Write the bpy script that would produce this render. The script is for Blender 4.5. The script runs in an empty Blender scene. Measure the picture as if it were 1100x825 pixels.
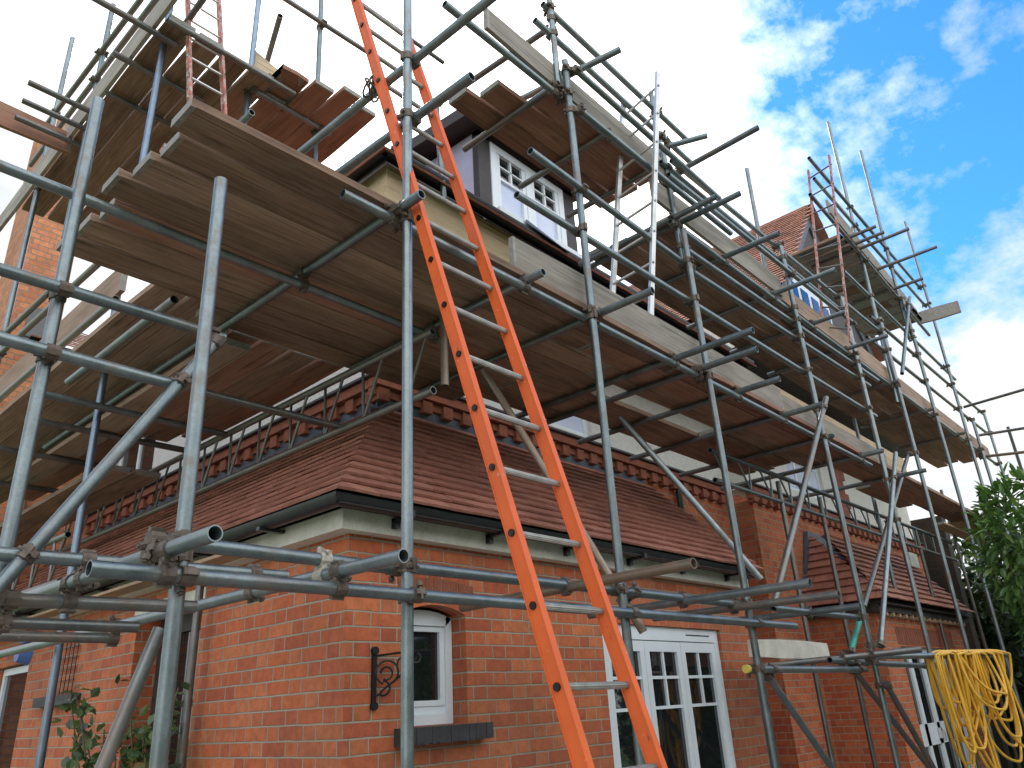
import bpy, bmesh, math, random
from mathutils import Vector, Matrix
random.seed(7)
R = math.radians
scene = bpy.context.scene
col = scene.collection

# ------------------------------------------------------------------ materials
def newmat(name):
    m = bpy.data.materials.new(name); m.use_nodes = True
    nt = m.node_tree; nt.nodes.clear()
    out = nt.nodes.new('ShaderNodeOutputMaterial'); b = nt.nodes.new('ShaderNodeBsdfPrincipled')
    nt.links.new(b.outputs[0], out.inputs[0])
    return m, nt, b
class G:
    """tiny node graph helper"""
    def __init__(s, nt): s.nt = nt
    def n(s, t, **k):
        o = s.nt.nodes.new(t)
        for a, v in k.items(): setattr(o, a, v)
        return o
    def l(s, a, b): s.nt.links.new(a, b)
    def m(s, op, a, b=None, c=None):
        o = s.n('ShaderNodeMath', operation=op)
        for i, v in enumerate((a, b, c)):
            if v is None: continue
            if isinstance(v, (int, float)): o.inputs[i].default_value = v
            else: s.l(v, o.inputs[i])
        return o.outputs[0]
    def noise(s, vec, scale, detail=4, rough=.55, dim='3D'):
        o = s.n('ShaderNodeTexNoise'); o.noise_dimensions = dim
        o.inputs['Scale'].default_value = scale; o.inputs['Detail'].default_value = detail; o.inputs['Roughness'].default_value = rough
        if vec is not None: s.l(vec, o.inputs['Vector'])
        return o.outputs['Fac']
    def ramp(s, f, stops):
        o = s.n('ShaderNodeValToRGB'); s.l(f, o.inputs[0]); e = o.color_ramp.elements
        while len(e) < len(stops): e.new(.5)
        for k, (p, c) in enumerate(stops):
            e[k].position = p; e[k].color = (*c, 1) if len(c) == 3 else c
        return o.outputs[0]
    def mix(s, f, a, b, mode='MIX'):
        o = s.n('ShaderNodeMix', data_type='RGBA', blend_type=mode)
        for i, v in ((0, f), (6, a), (7, b)):
            if isinstance(v, (int, float)): o.inputs[i].default_value = v
            elif isinstance(v, tuple): o.inputs[i].default_value = (*v, 1)
            else: s.l(v, o.inputs[i])
        return o.outputs[2]
    def mapv(s, vec, scale=(1, 1, 1), loc=(0, 0, 0)):
        o = s.n('ShaderNodeMapping'); o.inputs['Scale'].default_value = scale; o.inputs['Location'].default_value = loc
        s.l(vec, o.inputs['Vector']); return o.outputs[0]
    def bump(s, h, bsdf, strength=.3, dist=.01):
        o = s.n('ShaderNodeBump'); o.inputs['Strength'].default_value = strength; o.inputs['Distance'].default_value = dist
        s.l(h, o.inputs['Height']); s.l(o.outputs[0], bsdf.inputs['Normal'])
    def vec(s, x, y, z):
        o = s.n('ShaderNodeCombineXYZ')
        for i, v in enumerate((x, y, z)):
            if isinstance(v, (int, float)): o.inputs[i].default_value = v
            else: s.l(v, o.inputs[i])
        return o.outputs[0]
    def white(s, v):
        o = s.n('ShaderNodeTexWhiteNoise'); s.l(v, o.inputs['Vector']); return o.outputs['Value']

def simple(name, c, rough=.6, metal=0., var=.15, nscale=8., bump=.15, spec=.5):
    m, nt, b = newmat(name); g = G(nt)
    tc = g.n('ShaderNodeTexCoord').outputs['Object']
    oi = g.n('ShaderNodeObjectInfo').outputs['Random']
    n = g.noise(tc, nscale, 5); n2 = g.noise(tc, nscale*9, 3)
    f = g.m('ADD', g.m('MULTIPLY', n, .7), g.m('MULTIPLY', n2, .3))
    lo = tuple(x*(1-var) for x in c); hi = tuple(min(1, x*(1+var)) for x in c)
    cc = g.ramp(f, [(.3, lo), (.7, hi)])
    g.l(cc, b.inputs['Base Color']); b.inputs['Roughness'].default_value = rough; b.inputs['Metallic'].default_value = metal
    b.inputs['Specular IOR Level'].default_value = spec
    if bump: g.bump(n2, b, bump, .004)
    return m

def steel(name, lo, hi, rust=.12):
    m, nt, b = newmat(name); g = G(nt)
    tc = g.n('ShaderNodeNewGeometry').outputs['Position']; oi = g.n('ShaderNodeObjectInfo').outputs['Random']
    n = g.noise(tc, 9, 6, .65); fine = g.noise(tc, 90, 4, .7)
    f = g.m('ADD', g.m('MULTIPLY', n, .55), g.m('ADD', g.m('MULTIPLY', fine, .3), g.m('MULTIPLY', oi, .15)))
    c = g.ramp(f, [(.3, lo), (.52, tuple((a+b_)/2 for a, b_ in zip(lo, hi))), (.7, hi)])
    rn = g.noise(g.mapv(tc, (1, 1, 1), (3, 1, 7)), 5, 6, .7)
    rf = g.m('MULTIPLY', g.ramp(rn, [(.6-rust, (0, 0, 0)), (.78-rust*.6, (1, 1, 1))]), .75)
    c = g.mix(rf, c, (.17, .10, .06))
    sp = g.noise(g.mapv(tc, (1, 1, 1), (9, 4, 2)), 34, 3, .6)      # cement and paint splashes
    c = g.mix(g.ramp(sp, [(.72, (0, 0, 0)), (.76, (.6, .6, .6))]), c, (.34, .33, .30))
    g.l(c, b.inputs['Base Color'])
    g.l(g.m('MULTIPLY', g.m('SUBTRACT', 1., rf), .8), b.inputs['Metallic'])
    g.l(g.m('ADD', .24, g.m('MULTIPLY', n, .3)), b.inputs['Roughness'])
    g.bump(n, b, .08, .003)
    return m

def wood(name, lo, mid, hi, spots=.5):
    m, nt, b = newmat(name); g = G(nt)
    tc = g.n('ShaderNodeTexCoord').outputs['Object']; oi = g.n('ShaderNodeObjectInfo').outputs['Random']
    off = g.vec(g.m('MULTIPLY', oi, 37.), g.m('MULTIPLY', oi, 11.), 0.)
    va = g.n('ShaderNodeVectorMath', operation='ADD'); g.l(tc, va.inputs[0]); g.l(off, va.inputs[1]); v = va.outputs[0]
    grain = g.noise(g.mapv(v, (1.1, 26, 26)), 2.2, 8, .7)
    blot = g.noise(g.mapv(v, (1.2, 4, 4)), 1.6, 5, .6)
    f = g.m('ADD', g.m('MULTIPLY', grain, .5), g.m('ADD', g.m('MULTIPLY', blot, .45), g.m('MULTIPLY', g.m('SUBTRACT', oi, .5), .16)))
    c = g.ramp(f, [(.3, lo), (.5, mid), (.68, hi)])
    kn = g.n('ShaderNodeTexVoronoi'); kn.inputs['Scale'].default_value = 1.; g.l(g.mapv(v, (1.6, 9, 9)), kn.inputs['Vector'])
    k = g.ramp(kn.outputs['Distance'], [(.05, (1, 1, 1)), (.16, (0, 0, 0))])
    c = g.mix(g.m('MULTIPLY', k, .5), c, tuple(x*.35 for x in lo))
    st = g.noise(g.mapv(v, (3, 9, 9), (5, 5, 5)), 2., 4, .7)
    c = g.mix(g.m('MULTIPLY', g.ramp(st, [(.55, (0, 0, 0)), (.68, (1, 1, 1))]), spots), c, (.30, .28, .25))
    crack = g.noise(g.mapv(v, (.8, 60, 60), (2, 2, 2)), 1.5, 3, .5)
    ck = g.ramp(crack, [(.33, (1, 1, 1)), (.38, (0, 0, 0))])
    c = g.mix(g.m('MULTIPLY', ck, .7), c, tuple(x*.3 for x in lo))
    g.l(c, b.inputs['Base Color']); b.inputs['Roughness'].default_value = .82
    g.bump(grain, b, .35, .004)
    return m

def brick_mat(name, cols, mortar=(.36, .31, .24), dirt=.35):
    m, nt, b = newmat(name); g = G(nt)
    geo = g.n('ShaderNodeNewGeometry'); sp = g.n('ShaderNodeSeparateXYZ'); g.l(geo.outputs['Position'], sp.inputs[0])
    sn = g.n('ShaderNodeSeparateXYZ'); g.l(geo.outputs['True Normal'], sn.inputs[0])
    ax = g.m('GREATER_THAN', g.m('ABSOLUTE', sn.outputs[0]), .7)
    az = g.m('GREATER_THAN', g.m('ABSOLUTE', sn.outputs[2]), .7)
    x, y, z = sp.outputs[0], sp.outputs[1], sp.outputs[2]
    u = g.m('ADD', g.m('MULTIPLY', ax, g.m('SUBTRACT', y, 3.34)), g.m('MULTIPLY', g.m('SUBTRACT', 1., ax), g.m('SUBTRACT', x, 2.4)))
    u = g.m('ADD', u, 50.*.3375)
    v = g.m('ADD', g.m('MULTIPLY', az, y), g.m('MULTIPLY', g.m('SUBTRACT', 1., az), z))
    wob = g.noise(geo.outputs['Position'], 7, 2)
    v = g.m('ADD', v, g.m('MULTIPLY', g.m('SUBTRACT', wob, .5), .006))
    wob2 = g.noise(geo.outputs['Position'], 30, 2)
    v = g.m('ADD', v, g.m('MULTIPLY', g.m('SUBTRACT', wob2, .5), .003))
    u = g.m('ADD', u, g.m('MULTIPLY', g.m('SUBTRACT', wob, .5), .008))
    row = g.m('FLOOR', g.m('DIVIDE', v, .075)); fv = g.m('SUBTRACT', v, g.m('MULTIPLY', row, .075))
    par = g.m('MODULO', g.m('ADD', row, 1000.), 2.)
    jit = g.m('MULTIPLY', g.white(g.vec(row, 3., 7.)), .02)
    uu = g.m('ADD', g.m('ADD', u, jit), g.m('MULTIPLY', par, .16875))
    cell = g.m('FLOOR', g.m('DIVIDE', uu, .3375)); fu = g.m('SUBTRACT', uu, g.m('MULTIPLY', cell, .3375))
    hd = g.m('GREATER_THAN', fu, .2275)
    fb = g.m('SUBTRACT', fu, g.m('MULTIPLY', hd, .2275)); w = g.m('SUBTRACT', .2275, g.m('MULTIPLY', hd, .1175))
    dx = g.m('MINIMUM', fb, g.m('SUBTRACT', w, fb)); dz = g.m('MINIMUM', fv, g.m('SUBTRACT', .075, fv))
    d = g.m('MINIMUM', g.m('MULTIPLY', dx, 1.1), dz)
    edge = g.noise(geo.outputs['Position'], 60, 3)
    d = g.m('ADD', d, g.m('MULTIPLY', g.m('SUBTRACT', edge, .5), .004))
    mm = g.n('ShaderNodeMapRange'); mm.inputs[1].default_value = .0040; mm.inputs[2].default_value = .0060; g.l(d, mm.inputs[0]); isb = mm.outputs[0]
    idv = g.vec(g.m('ADD', g.m('MULTIPLY', cell, 2.), hd), row, ax)
    rnd = g.white(idv)
    c = g.ramp(rnd, [(i/(len(cols)-1), cc) for i, cc in enumerate(cols)])
    surf = g.noise(geo.outputs['Position'], 22, 6, .7)
    c = g.mix(.6, c, g.ramp(surf, [(.32, (.36, .34, .34)), (.66, (.9, .9, .9))]), 'MULTIPLY')
    c = g.mix(1., c, (1.32, 1.32, 1.32), 'MULTIPLY')
    big = g.noise(geo.outputs['Position'], 1.1, 4, .6)
    mort = g.mix(g.noise(geo.outputs['Position'], 3.5, 4), mortar, tuple(v_*.55 for v_ in mortar))
    c = g.mix(isb, mort, c)
    c = g.mix(g.m('MULTIPLY', g.ramp(big, [(.45, (0, 0, 0)), (.7, (1, 1, 1))]), dirt), c, (.10, .06, .04))
    g.l(c, b.inputs['Base Color']); b.inputs['Roughness'].default_value = .88
    h = g.m('ADD', g.m('MULTIPLY', isb, .8), g.m('MULTIPLY', surf, .35))
    g.bump(h, b, .9, .012)
    return m

def tile_mat(name, stops):
    m, nt, b = newmat(name); g = G(nt)
    geo = g.n('ShaderNodeNewGeometry'); rnd = geo.outputs['Random Per Island']
    c = g.ramp(rnd, stops)
    n = g.noise(geo.outputs['Position'], 14, 6, .7); big = g.noise(geo.outputs['Position'], 1.3, 4)
    c = g.mix(.45, c, g.ramp(n, [(.3, (.4, .4, .4)), (.7, (1, 1, 1))]), 'MULTIPLY')
    c = g.mix(g.m('MULTIPLY', g.ramp(big, [(.45, (0, 0, 0)), (.75, (1, 1, 1))]), .35), c, (.05, .035, .03))
    g.l(c, b.inputs['Base Color']); b.inputs['Roughness'].default_value = .7
    g.bump(n, b, .3, .005)
    return m

def leaf_mat(name, stops):
    m, nt, b = newmat(name); g = G(nt)
    geo = g.n('ShaderNodeNewGeometry')
    c = g.ramp(geo.outputs['Random Per Island'], stops)
    g.l(c, b.inputs['Base Color']); b.inputs['Roughness'].default_value = .38
    b.inputs['Specular IOR Level'].default_value = .45
    tr = g.n('ShaderNodeBsdfTranslucent'); g.l(g.mix(1., c, (1.3, 1.5, .5), 'MULTIPLY'), tr.inputs[0])
    ms = g.n('ShaderNodeMixShader'); ms.inputs[0].default_value = .25
    g.l(b.outputs[0], ms.inputs[1]); g.l(tr.outputs[0], ms.inputs[2])
    out = [o for o in nt.nodes if o.type == 'OUTPUT_MATERIAL'][0]; g.l(ms.outputs[0], out.inputs[0])
    return m

M = {}
M['steel'] = steel('galvanised steel', (.105, .135, .145), (.28, .33, .345), .07)
M['steel_blue'] = steel('blue tinted steel tube', (.12, .16, .215), (.27, .35, .44), .05)
M['steel_dull'] = steel('weathered steel tube', (.10, .11, .11), (.24, .255, .25), .14)
M['steel_rusty'] = steel('rusty steel tube', (.16, .13, .10), (.32, .27, .22), .26)
M['coupler'] = simple('coupler steel', (.13, .105, .085), .55, .5, .5, 40, .4)
M['coupler_pale'] = simple('cement covered coupler', (.42, .39, .33), .8, .1, .4, 30, .5)
M['board'] = wood('scaffold board', (.10, .06, .038), (.25, .158, .106), (.40, .28, .20), .18)
M['board_red'] = wood('reddish scaffold board', (.15, .070, .045), (.27, .135, .088), (.38, .22, .15), .2)
M['toe'] = wood('grey toe board', (.15, .135, .11), (.27, .245, .21), (.42, .39, .34), .25)
M['toe_tan'] = wood('tan toe board', (.20, .13, .09), (.32, .22, .16), (.43, .32, .24), .2)
M['ply'] = wood('pale plywood', (.42, .32, .20), (.56, .44, .29), (.66, .54, .38), .2)
M['band'] = simple('board end band', (.26, .25, .22), .6, .3, .3, 30, .2)
M['brick'] = brick_mat('red brickwork', [(.34, .080, .036), (.42, .105, .041), (.46, .120, .045), (.49, .150, .058), (.43, .135, .056), (.36, .085, .038), (.46, .122, .042), (.40, .125, .055)], (.46, .39, .29))
M['brick_far'] = brick_mat('orange brickwork', [(.40, .15, .07), (.50, .20, .09), (.55, .23, .11), (.42, .15, .08)], dirt=.25)
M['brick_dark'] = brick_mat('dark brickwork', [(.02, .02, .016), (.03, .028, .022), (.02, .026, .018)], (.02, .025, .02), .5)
M['brick_plain'] = simple('rubbed red brick', (.22, .07, .038), .85, 0, .3, 14, .4)
M['tile'] = tile_mat('clay roof tiles', [(0, (.36, .145, .105)), (.5, (.43, .18, .13)), (1, (.50, .22, .16))])
M['tile_red'] = tile_mat('red clay tiles', [(0, (.30, .12, .08)), (.5, (.40, .17, .11)), (1, (.48, .23, .15))])
M['lead'] = simple('lead flashing', (.085, .105, .135), .5, .2, .3, 10, .3)
M['white'] = simple('white paint', (.68, .745, .79), .4, 0, .04, 6, .05)
M['fascia'] = simple('weathered cream paint', (.58, .57, .50), .65, 0, .22, 7, .3)
M['soffit'] = simple('bare timber soffit', (.36, .24, .15), .8, 0, .25, 7, .3)
M['render'] = simple('pebbledash render', (.62, .62, .58), .95, 0, .14, 30, .9)
M['lavender'] = simple('pale dormer cheek', (.40, .43, .58), .6, 0, .1, 4, .1)
M['black'] = simple('black gutter plastic', (.018, .02, .024), .38, 0, .35, 12, .15)
M['iron'] = simple('black wrought iron', (.012, .012, .013), .35, .3, .3, 30, .3)
M['slate'] = simple('black painted stone', (.032, .034, .038), .6, 0, .5, 14, .6)
M['darkwood'] = simple('dark stained timber', (.035, .03, .03), .6, 0, .3, 12, .3)
M['orange'] = None
M['rung'] = simple('dull steel rung', (.36, .35, .33), .45, .7, .25, 20, .1)
M['alu'] = simple('aluminium', (.60, .61, .60), .35, .75, .15, 20, .1)
M['cap'] = simple('yellow plastic cap', (.62, .50, .10), .5, 0, .15)
M['hose'] = simple('yellow hose rubber', (.72, .40, .035), .42, 0, .18, 6, .05)
M['cloth'] = simple('grey rag', (.50, .52, .56), .9, 0, .2, 12, .3)
M['blue'] = simple('blue plastic', (.07, .15, .40), .4, 0, .2)
M['green_paint'] = simple('green tube sleeve', (.05, .34, .26), .5, 0, .2)
M['concrete'] = simple('pale concrete board', (.58, .57, .50), .85, 0, .25, 6, .4)
M['paving'] = simple('stone paving', (.28, .26, .23), .9, 0, .2, 2, .3)
M['grass'] = simple('lawn', (.06, .11, .03), .9, 0, .4, 5, .5)
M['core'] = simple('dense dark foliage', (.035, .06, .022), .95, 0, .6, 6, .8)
M['bark'] = simple('bark', (.12, .09, .06), .9, 0, .3, 12, .6)
M['leaf'] = leaf_mat('laurel leaves', [(0, (.045, .095, .03)), (.5, (.09, .18, .055)), (.9, (.15, .26, .075)), (1, (.23, .33, .10))])
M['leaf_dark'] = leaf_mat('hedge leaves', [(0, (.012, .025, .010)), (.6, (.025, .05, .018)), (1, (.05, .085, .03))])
M['leaf_rose'] = leaf_mat('rose leaves', [(0, (.04, .08, .04)), (.5, (.09, .14, .07)), (.93, (.17, .24, .09)), (1, (.22, .06, .04))])

def ladder_paint(name, c, wear, hue2):
    m, nt, b = newmat(name); g = G(nt)
    p = g.n('ShaderNodeNewGeometry').outputs['Position']
    n = g.noise(p, 26, 6, .75); sc = g.noise(g.mapv(p, (3, 1, .35)), 30, 4, .7)
    cc = g.ramp(g.noise(p, 5, 4), [(.3, tuple(v*.82 for v in c)), (.7, c)])
    cc = g.mix(g.ramp(n, [(wear, (0, 0, 0)), (wear+.05, (1, 1, 1))]), cc, hue2)
    cc = g.mix(g.ramp(sc, [(wear+.02, (0, 0, 0)), (wear+.06, (.8, .8, .8))]), cc, (.12, .06, .035))
    g.l(cc, b.inputs['Base Color']); b.inputs['Roughness'].default_value = .48; b.inputs['Specular IOR Level'].default_value = .3
    g.bump(n, b, .1, .003)
    return m
M['orange'] = ladder_paint('orange ladder paint', (.74, .135, .030), .645, (.55, .45, .38))
M['salmon'] = ladder_paint('worn red paint', (.52, .17, .13), .50, (.48, .40, .37))

def glass_mat():
    m, nt, b = newmat('window glass'); g = G(nt)
    b.inputs['Base Color'].default_value = (.010, .013, .014, 1); b.inputs['Roughness'].default_value = .03
    b.inputs['Specular IOR Level'].default_value = .9
    n = g.noise(g.n('ShaderNodeNewGeometry').outputs['Position'], 2.5, 2); g.bump(n, b, .06, .02)
    return m
M['glass'] = glass_mat()
def glass_pale():
    m, nt, b = newmat('pale window film'); g = G(nt)
    n = g.noise(g.n('ShaderNodeNewGeometry').outputs['Position'], 1.6, 3)
    g.l(g.ramp(n, [(.3, (.42, .50, .72)), (.7, (.62, .68, .84))]), b.inputs['Base Color']); b.inputs['Roughness'].default_value = .25
    return m
M['film'] = glass_pale()

# ------------------------------------------------------------------ mesh helpers
class MB:
    def __init__(s): s.v = []; s.f = []
    def add(s, vs, fs):
        o = len(s.v); s.v += [tuple(v) for v in vs]; s.f += [tuple(i+o for i in f) for f in fs]; return s
    def box(s, x0, x1, y0, y1, z0, z1):
        vs = [(x, y, z) for x in (x0, x1) for y in (y0, y1) for z in (z0, z1)]
        return s.add(vs, [(0, 1, 3, 2), (4, 6, 7, 5), (0, 4, 5, 1), (2, 3, 7, 6), (0, 2, 6, 4), (1, 5, 7, 3)])
    def prism(s, poly, off):
        """poly: list of 3D points, off: extrusion vector"""
        n = len(poly); a = [Vector(p) for p in poly]; b = [p+Vector(off) for p in a]
        return s.add(a+b, [tuple(range(n))[::-1], tuple(range(n, 2*n))]+[(i, (i+1) % n, n+(i+1) % n, n+i) for i in range(n)])
    def beam(s, p, q, w, h, up=(0, 0, 1)):
        p = Vector(p); q = Vector(q); d = (q-p).normalized(); u = Vector(up)
        sd = d.cross(u)
        if sd.length < 1e-4: sd = d.cross(Vector((0, 1, 0)))
        sd.normalize(); u = sd.cross(d)
        vs = [b+sd*(a*w/2)+u*(c*h/2) for b in (p, q) for a, c in ((-1, -1), (1, -1), (1, 1), (-1, 1))]
        return s.add(vs, [(3, 2, 1, 0), (4, 5, 6, 7)]+[(i, (i+1) % 4, 4+(i+1) % 4, 4+i) for i in range(4)])
    def cyl(s, p, q, r, n=10, caps=True, r2=None):
        p = Vector(p); q = Vector(q); d = (q-p).normalized()
        a = d.orthogonal().normalized(); b = d.cross(a); r2 = r if r2 is None else r2
        vs = [p+(a*math.cos(t)+b*math.sin(t))*r for t in [2*math.pi*i/n for i in range(n)]]
        vs += [q+(a*math.cos(t)+b*math.sin(t))*r2 for t in [2*math.pi*i/n for i in range(n)]]
        fs = [(i, (i+1) % n, n+(i+1) % n, n+i) for i in range(n)]
        if caps: fs += [tuple(range(n))[::-1], tuple(range(n, 2*n))]
        return s.add(vs, fs)
    def pipe(s, p, q, r, n=14, wall=.004, depth=.25, bend=0.):
        """hollow scaffold tube: outer skin, end rims, inner bores"""
        p = Vector(p); q = Vector(q); L = (q-p).length; d = (q-p)/L
        a = d.orthogonal().normalized(); b = d.cross(a); k = min(depth, L*.45)
        prof = [(k, r-wall), (0, r-wall), (0, r)]
        segs = max(1, int(L/.8))
        prof += [(L*i/segs, r) for i in range(1, segs)]
        prof += [(L, r), (L, r-wall), (L-k, r-wall)]
        rings = []
        for (t, rr) in prof:
            w = math.sin(math.pi*t/L)*bend
            rings.append([p+d*t+a*w+(a*math.cos(2*math.pi*i/n)+b*math.sin(2*math.pi*i/n))*rr for i in range(n)])
        vs = [v for rg in rings for v in rg]; fs = []
        for j in range(len(rings)-1):
            fs += [(j*n+i, j*n+(i+1) % n, (j+1)*n+(i+1) % n, (j+1)*n+i) for i in range(n)]
        return s.add(vs, fs)
    def sweep(s, pts, r, n=6):
        pts = [Vector(p) for p in pts]; rings = []
        a = None
        for i, p in enumerate(pts):
            d = (pts[min(i+1, len(pts)-1)]-pts[max(i-1, 0)])
            if d.length < 1e-7: d = Vector((0, 0, 1))
            d.normalize()
            if a is None: a = d.orthogonal().normalized()
            else:
                a = (a-d*a.dot(d))
                a = d.orthogonal().normalized() if a.length < 1e-5 else a.normalized()
            b = d.cross(a)
            rings.append([p+(a*math.cos(2*math.pi*k/n)+b*math.sin(2*math.pi*k/n))*r for k in range(n)])
        vs = [v for rg in rings for v in rg]; fs = []
        for j in range(len(rings)-1):
            fs += [(j*n+i, j*n+(i+1) % n, (j+1)*n+(i+1) % n, (j+1)*n+i) for i in range(n)]
        fs += [tuple(range(n))[::-1], tuple(range(len(vs)-n, len(vs)))]
        return s.add(vs, fs)
    def mesh(s, name, mat, origin=(0, 0, 0), smooth=False):
        me = bpy.data.meshes.new(name); o = Vector(origin)
        me.from_pydata([tuple(Vector(v)-o) for v in s.v], [], s.f); me.materials.append(mat)
        me.validate(); me.update()
        if smooth:
            for p in me.polygons: p.use_smooth = True
            if hasattr(me, 'set_sharp_from_angle'): me.set_sharp_from_angle(angle=R(45))
        return me
    def build(s, name, mat, parent=None, origin=(0, 0, 0), smooth=False):
        """vertices are world coordinates; origin is the world position of the object's origin"""
        me = s.mesh(name, mat, origin, smooth)
        o = bpy.data.objects.new(name, me); col.objects.link(o)
        o.location = Vector(origin)-(WORLD.get(parent.name, Vector()) if parent else Vector())
        WORLD[o.name] = Vector(origin)
        if parent: o.parent = parent
        return o
WORLD = {}
def tag(o, label=None, cat=None, group=None, kind=None):
    if label: o['label'] = label
    if cat: o['category'] = cat
    if group: o['group'] = group
    if kind: o['kind'] = kind
    return o
def empty(name, loc, label, cat, group=None):
    o = bpy.data.objects.new(name, None); col.objects.link(o); o.location = loc; o.empty_display_size = .1
    WORLD[o.name] = Vector(loc); return tag(o, label, cat, group)

# ------------------------------------------------------------------ ground
g_ = MB().add([(-80, -80, -.004), (120, -80, -.004), (120, 120, -.004), (-80, 120, -.004)], [(0, 1, 2, 3)]).build('ground', M['grass']); tag(g_, kind='structure')
g_ = MB().add([(-4, -2.5, 0.), (16, -2.5, 0.), (16, 9, 0.), (-4, 9, 0.)], [(0, 1, 2, 3)]).build('patio', M['paving']); tag(g_, kind='structure')

# ------------------------------------------------------------------ house
house = empty('brick_house', (2.4, 3.34, 0), 'red brick house with tiled lean-to roofs and white windows behind the scaffolding', 'house')

def wall_panel(mb, axis, c0, c1, a0, a1, z0, z1, holes=()):
    """wall slab between c0..c1 across, a0..a1 along, with rectangular holes (a0,a1,z0,z1)"""
    As = sorted({a0, a1, *[h[0] for h in holes], *[h[1] for h in holes]}); Zs = sorted({z0, z1, *[h[2] for h in holes], *[h[3] for h in holes]})
    for i in range(len(As)-1):
        for j in range(len(Zs)-1):
            am = (As[i]+As[i+1])/2; zm = (Zs[j]+Zs[j+1])/2
            if any(h[0] < am < h[1] and h[2] < zm < h[3] for h in holes): continue
            if axis == 'y': mb.box(As[i], As[i+1], c0, c1, Zs[j], Zs[j+1])
            else: mb.box(c0, c1, As[i], As[i+1], Zs[j], Zs[j+1])

# lean-to walls
WX, WY = 2.4, 3.34
EX = 6.86
w = MB()
wall_panel(w, 'y', WY, WY+.24, WX, EX, 0, 2.545, [(2.79, 3.24, 1.535, 2.17), (4.57, 6.27, .02, 2.125)])
wall_panel(w, 'x', WX, WX+.24, WY+.24, 9.4, 0, 2.545, [(4.89, 5.86, 0, 2.345), (8.05, 8.95, 1.2, 2.2)])
w.box(EX-.24, EX, WY+.24, 4.25, 0, 2.6)
# segmental brick arch closing the small window's head
xs = [2.79+.45*i/8 for i in range(9)]
w.prism([(x, WY+.001, 2.17) for x in (xs[0], xs[-1])][::-1]+[(x, WY+.001, 2.115+.045*(1-((x-3.015)/.225)**2)) for x in xs], (0, .1, 0))
w.build('wall', M['brick'], house)
# soldier course above the small window
s_ = MB()
for i in range(9):
    x = 2.735+i*.0645; zc = 2.17+.03*(1-((x+.03-3.015)/.3)**2)
    s_.box(x, x+.056, WY-.003, WY+.02, zc, zc+.105)
s_.build('brick_arch', M['brick_plain'], house)
# main two storey wall behind the lean-to and the wing to the right
w = MB()
MY = 4.25; MX = 3.3; WG = 8.75; WGY = 3.97
w.box(MX, WG, MY, MY+.3, 0, 3.78)
w.box(MX, MX+.3, MY+.3, 12., 0, 3.78)
w.box(WG, 15.4, WGY, WGY+.3, 0, 3.78)
w.box(WG, WG+.28, WGY+.3, MY, 0, 3.78)
w.box(15.1, 15.4, WGY+.3, 10, 0, 7.2)
w.build('wall', M['brick'], house)
# cornice : dentils and bands
c = MB()
def cornice(mb, kind, a0, a1, face, sgn=-1):
    def bx(u0, u1, d0, d1, z0, z1):
        lo, hi = sorted((face+sgn*d0, face+sgn*d1))
        if kind == 'y': mb.box(u0, u1, lo, hi, z0, z1)
        else: mb.box(lo, hi, u0, u1, z0, z1)
    bx(a0, a1, -.02, .095, 3.85, 3.922)
    bx(a0, a1, -.02, .045, 3.782, 3.842)
    u = a0+.03
    while u < a1-.11:
        bx(u, u+.10, -.02, .072, 3.742, 3.841); u += .215
cornice(c, 'y', MX-.1, WG-.1, MY); cornice(c, 'x', MY-.0, 12., MX)
cornice(c, 'y', WG-.1, 15.4, WGY)
c.build('cornice', M['brick_plain'], house)
c = MB(); c.box(MX-.13, WG-.13, MY-.13, MY+.1, 3.927, 3.947); c.box(MX-.13, MX+.1, MY+.1, 12, 3.927, 3.947); c.box(WG-.13, 15.43, WGY-.13, WGY+.1, 3.927, 3.947)
c.build('drip_course', M['slate'], house)
# rendered upper storey
w = MB()
wall_panel(w, 'y', MY+.03, MY+.3, MX+.03, WG, 3.949, 5.5, [(4.95, 6.0, 4.05, 5.1)])
wall_panel(w, 'x', MX+.03, MX+.3, MY+.3, 12., 3.949, 5.5, [(8.3, 9.4, 4.1, 5.0)])
wall_panel(w, 'y', WGY+.03, WGY+.3, WG, 15.37, 3.949, 7.4, [(10.1, 11.35, 4.15, 5.1)])
w.box(WG+.0, WG+.27, WGY+.31, MY+.2, 3.949, 6.3)
w.build('render_wall', M['render'], house)
# brick quoin strip on the rendered wing
q = MB()
for i in range(26):
    z = 3.95+i*.075; wd = .52 if (i//3) % 2 else .40
    q.box(11.75, 11.75+wd, WGY+.005, WGY+.06, z, z+.0735)
q.build('brick_quoins', M['brick_plain'], house)

def tiled_slope(mb, eave0, along, up, n_along, n_up, tw=.166, gauge=.1, tl=.265, th=.016, lift=.050, seed=1):
    """plain tiles: eave0 corner, along unit vec, up-slope unit vec"""
    rnd = random.Random(seed); A = Vector(along); U = Vector(up); N = A.cross(U).normalized()
    if N.z < 0: N = -N
    E0 = Vector(eave0)
    for j in range(n_up):
        for i in range(-1, n_along+1):
            off = (j % 2)*tw/2
            o = E0+A*(i*tw+off+rnd.uniform(-.002, .002))+U*(j*gauge+rnd.uniform(-.0015, .0015))
            l0 = lift+rnd.uniform(-.0015, .002); tilt = rnd.uniform(-.0015, .0015)
            a = o+N*(l0+tilt); b = o+A*(tw-.003)+N*(l0-tilt)
            cc = b+U*tl-N*(l0*.95); d = a+U*tl-N*(l0*.95)
            vs = [a, b, cc, d, a+N*th, b+N*th, cc+N*th*.6, d+N*th*.6]
            mb.add(vs, [(3, 2, 1, 0), (4, 5, 6, 7), (0, 1, 5, 4), (1, 2, 6, 5), (2, 3, 7, 6), (3, 0, 4, 7)])
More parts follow.
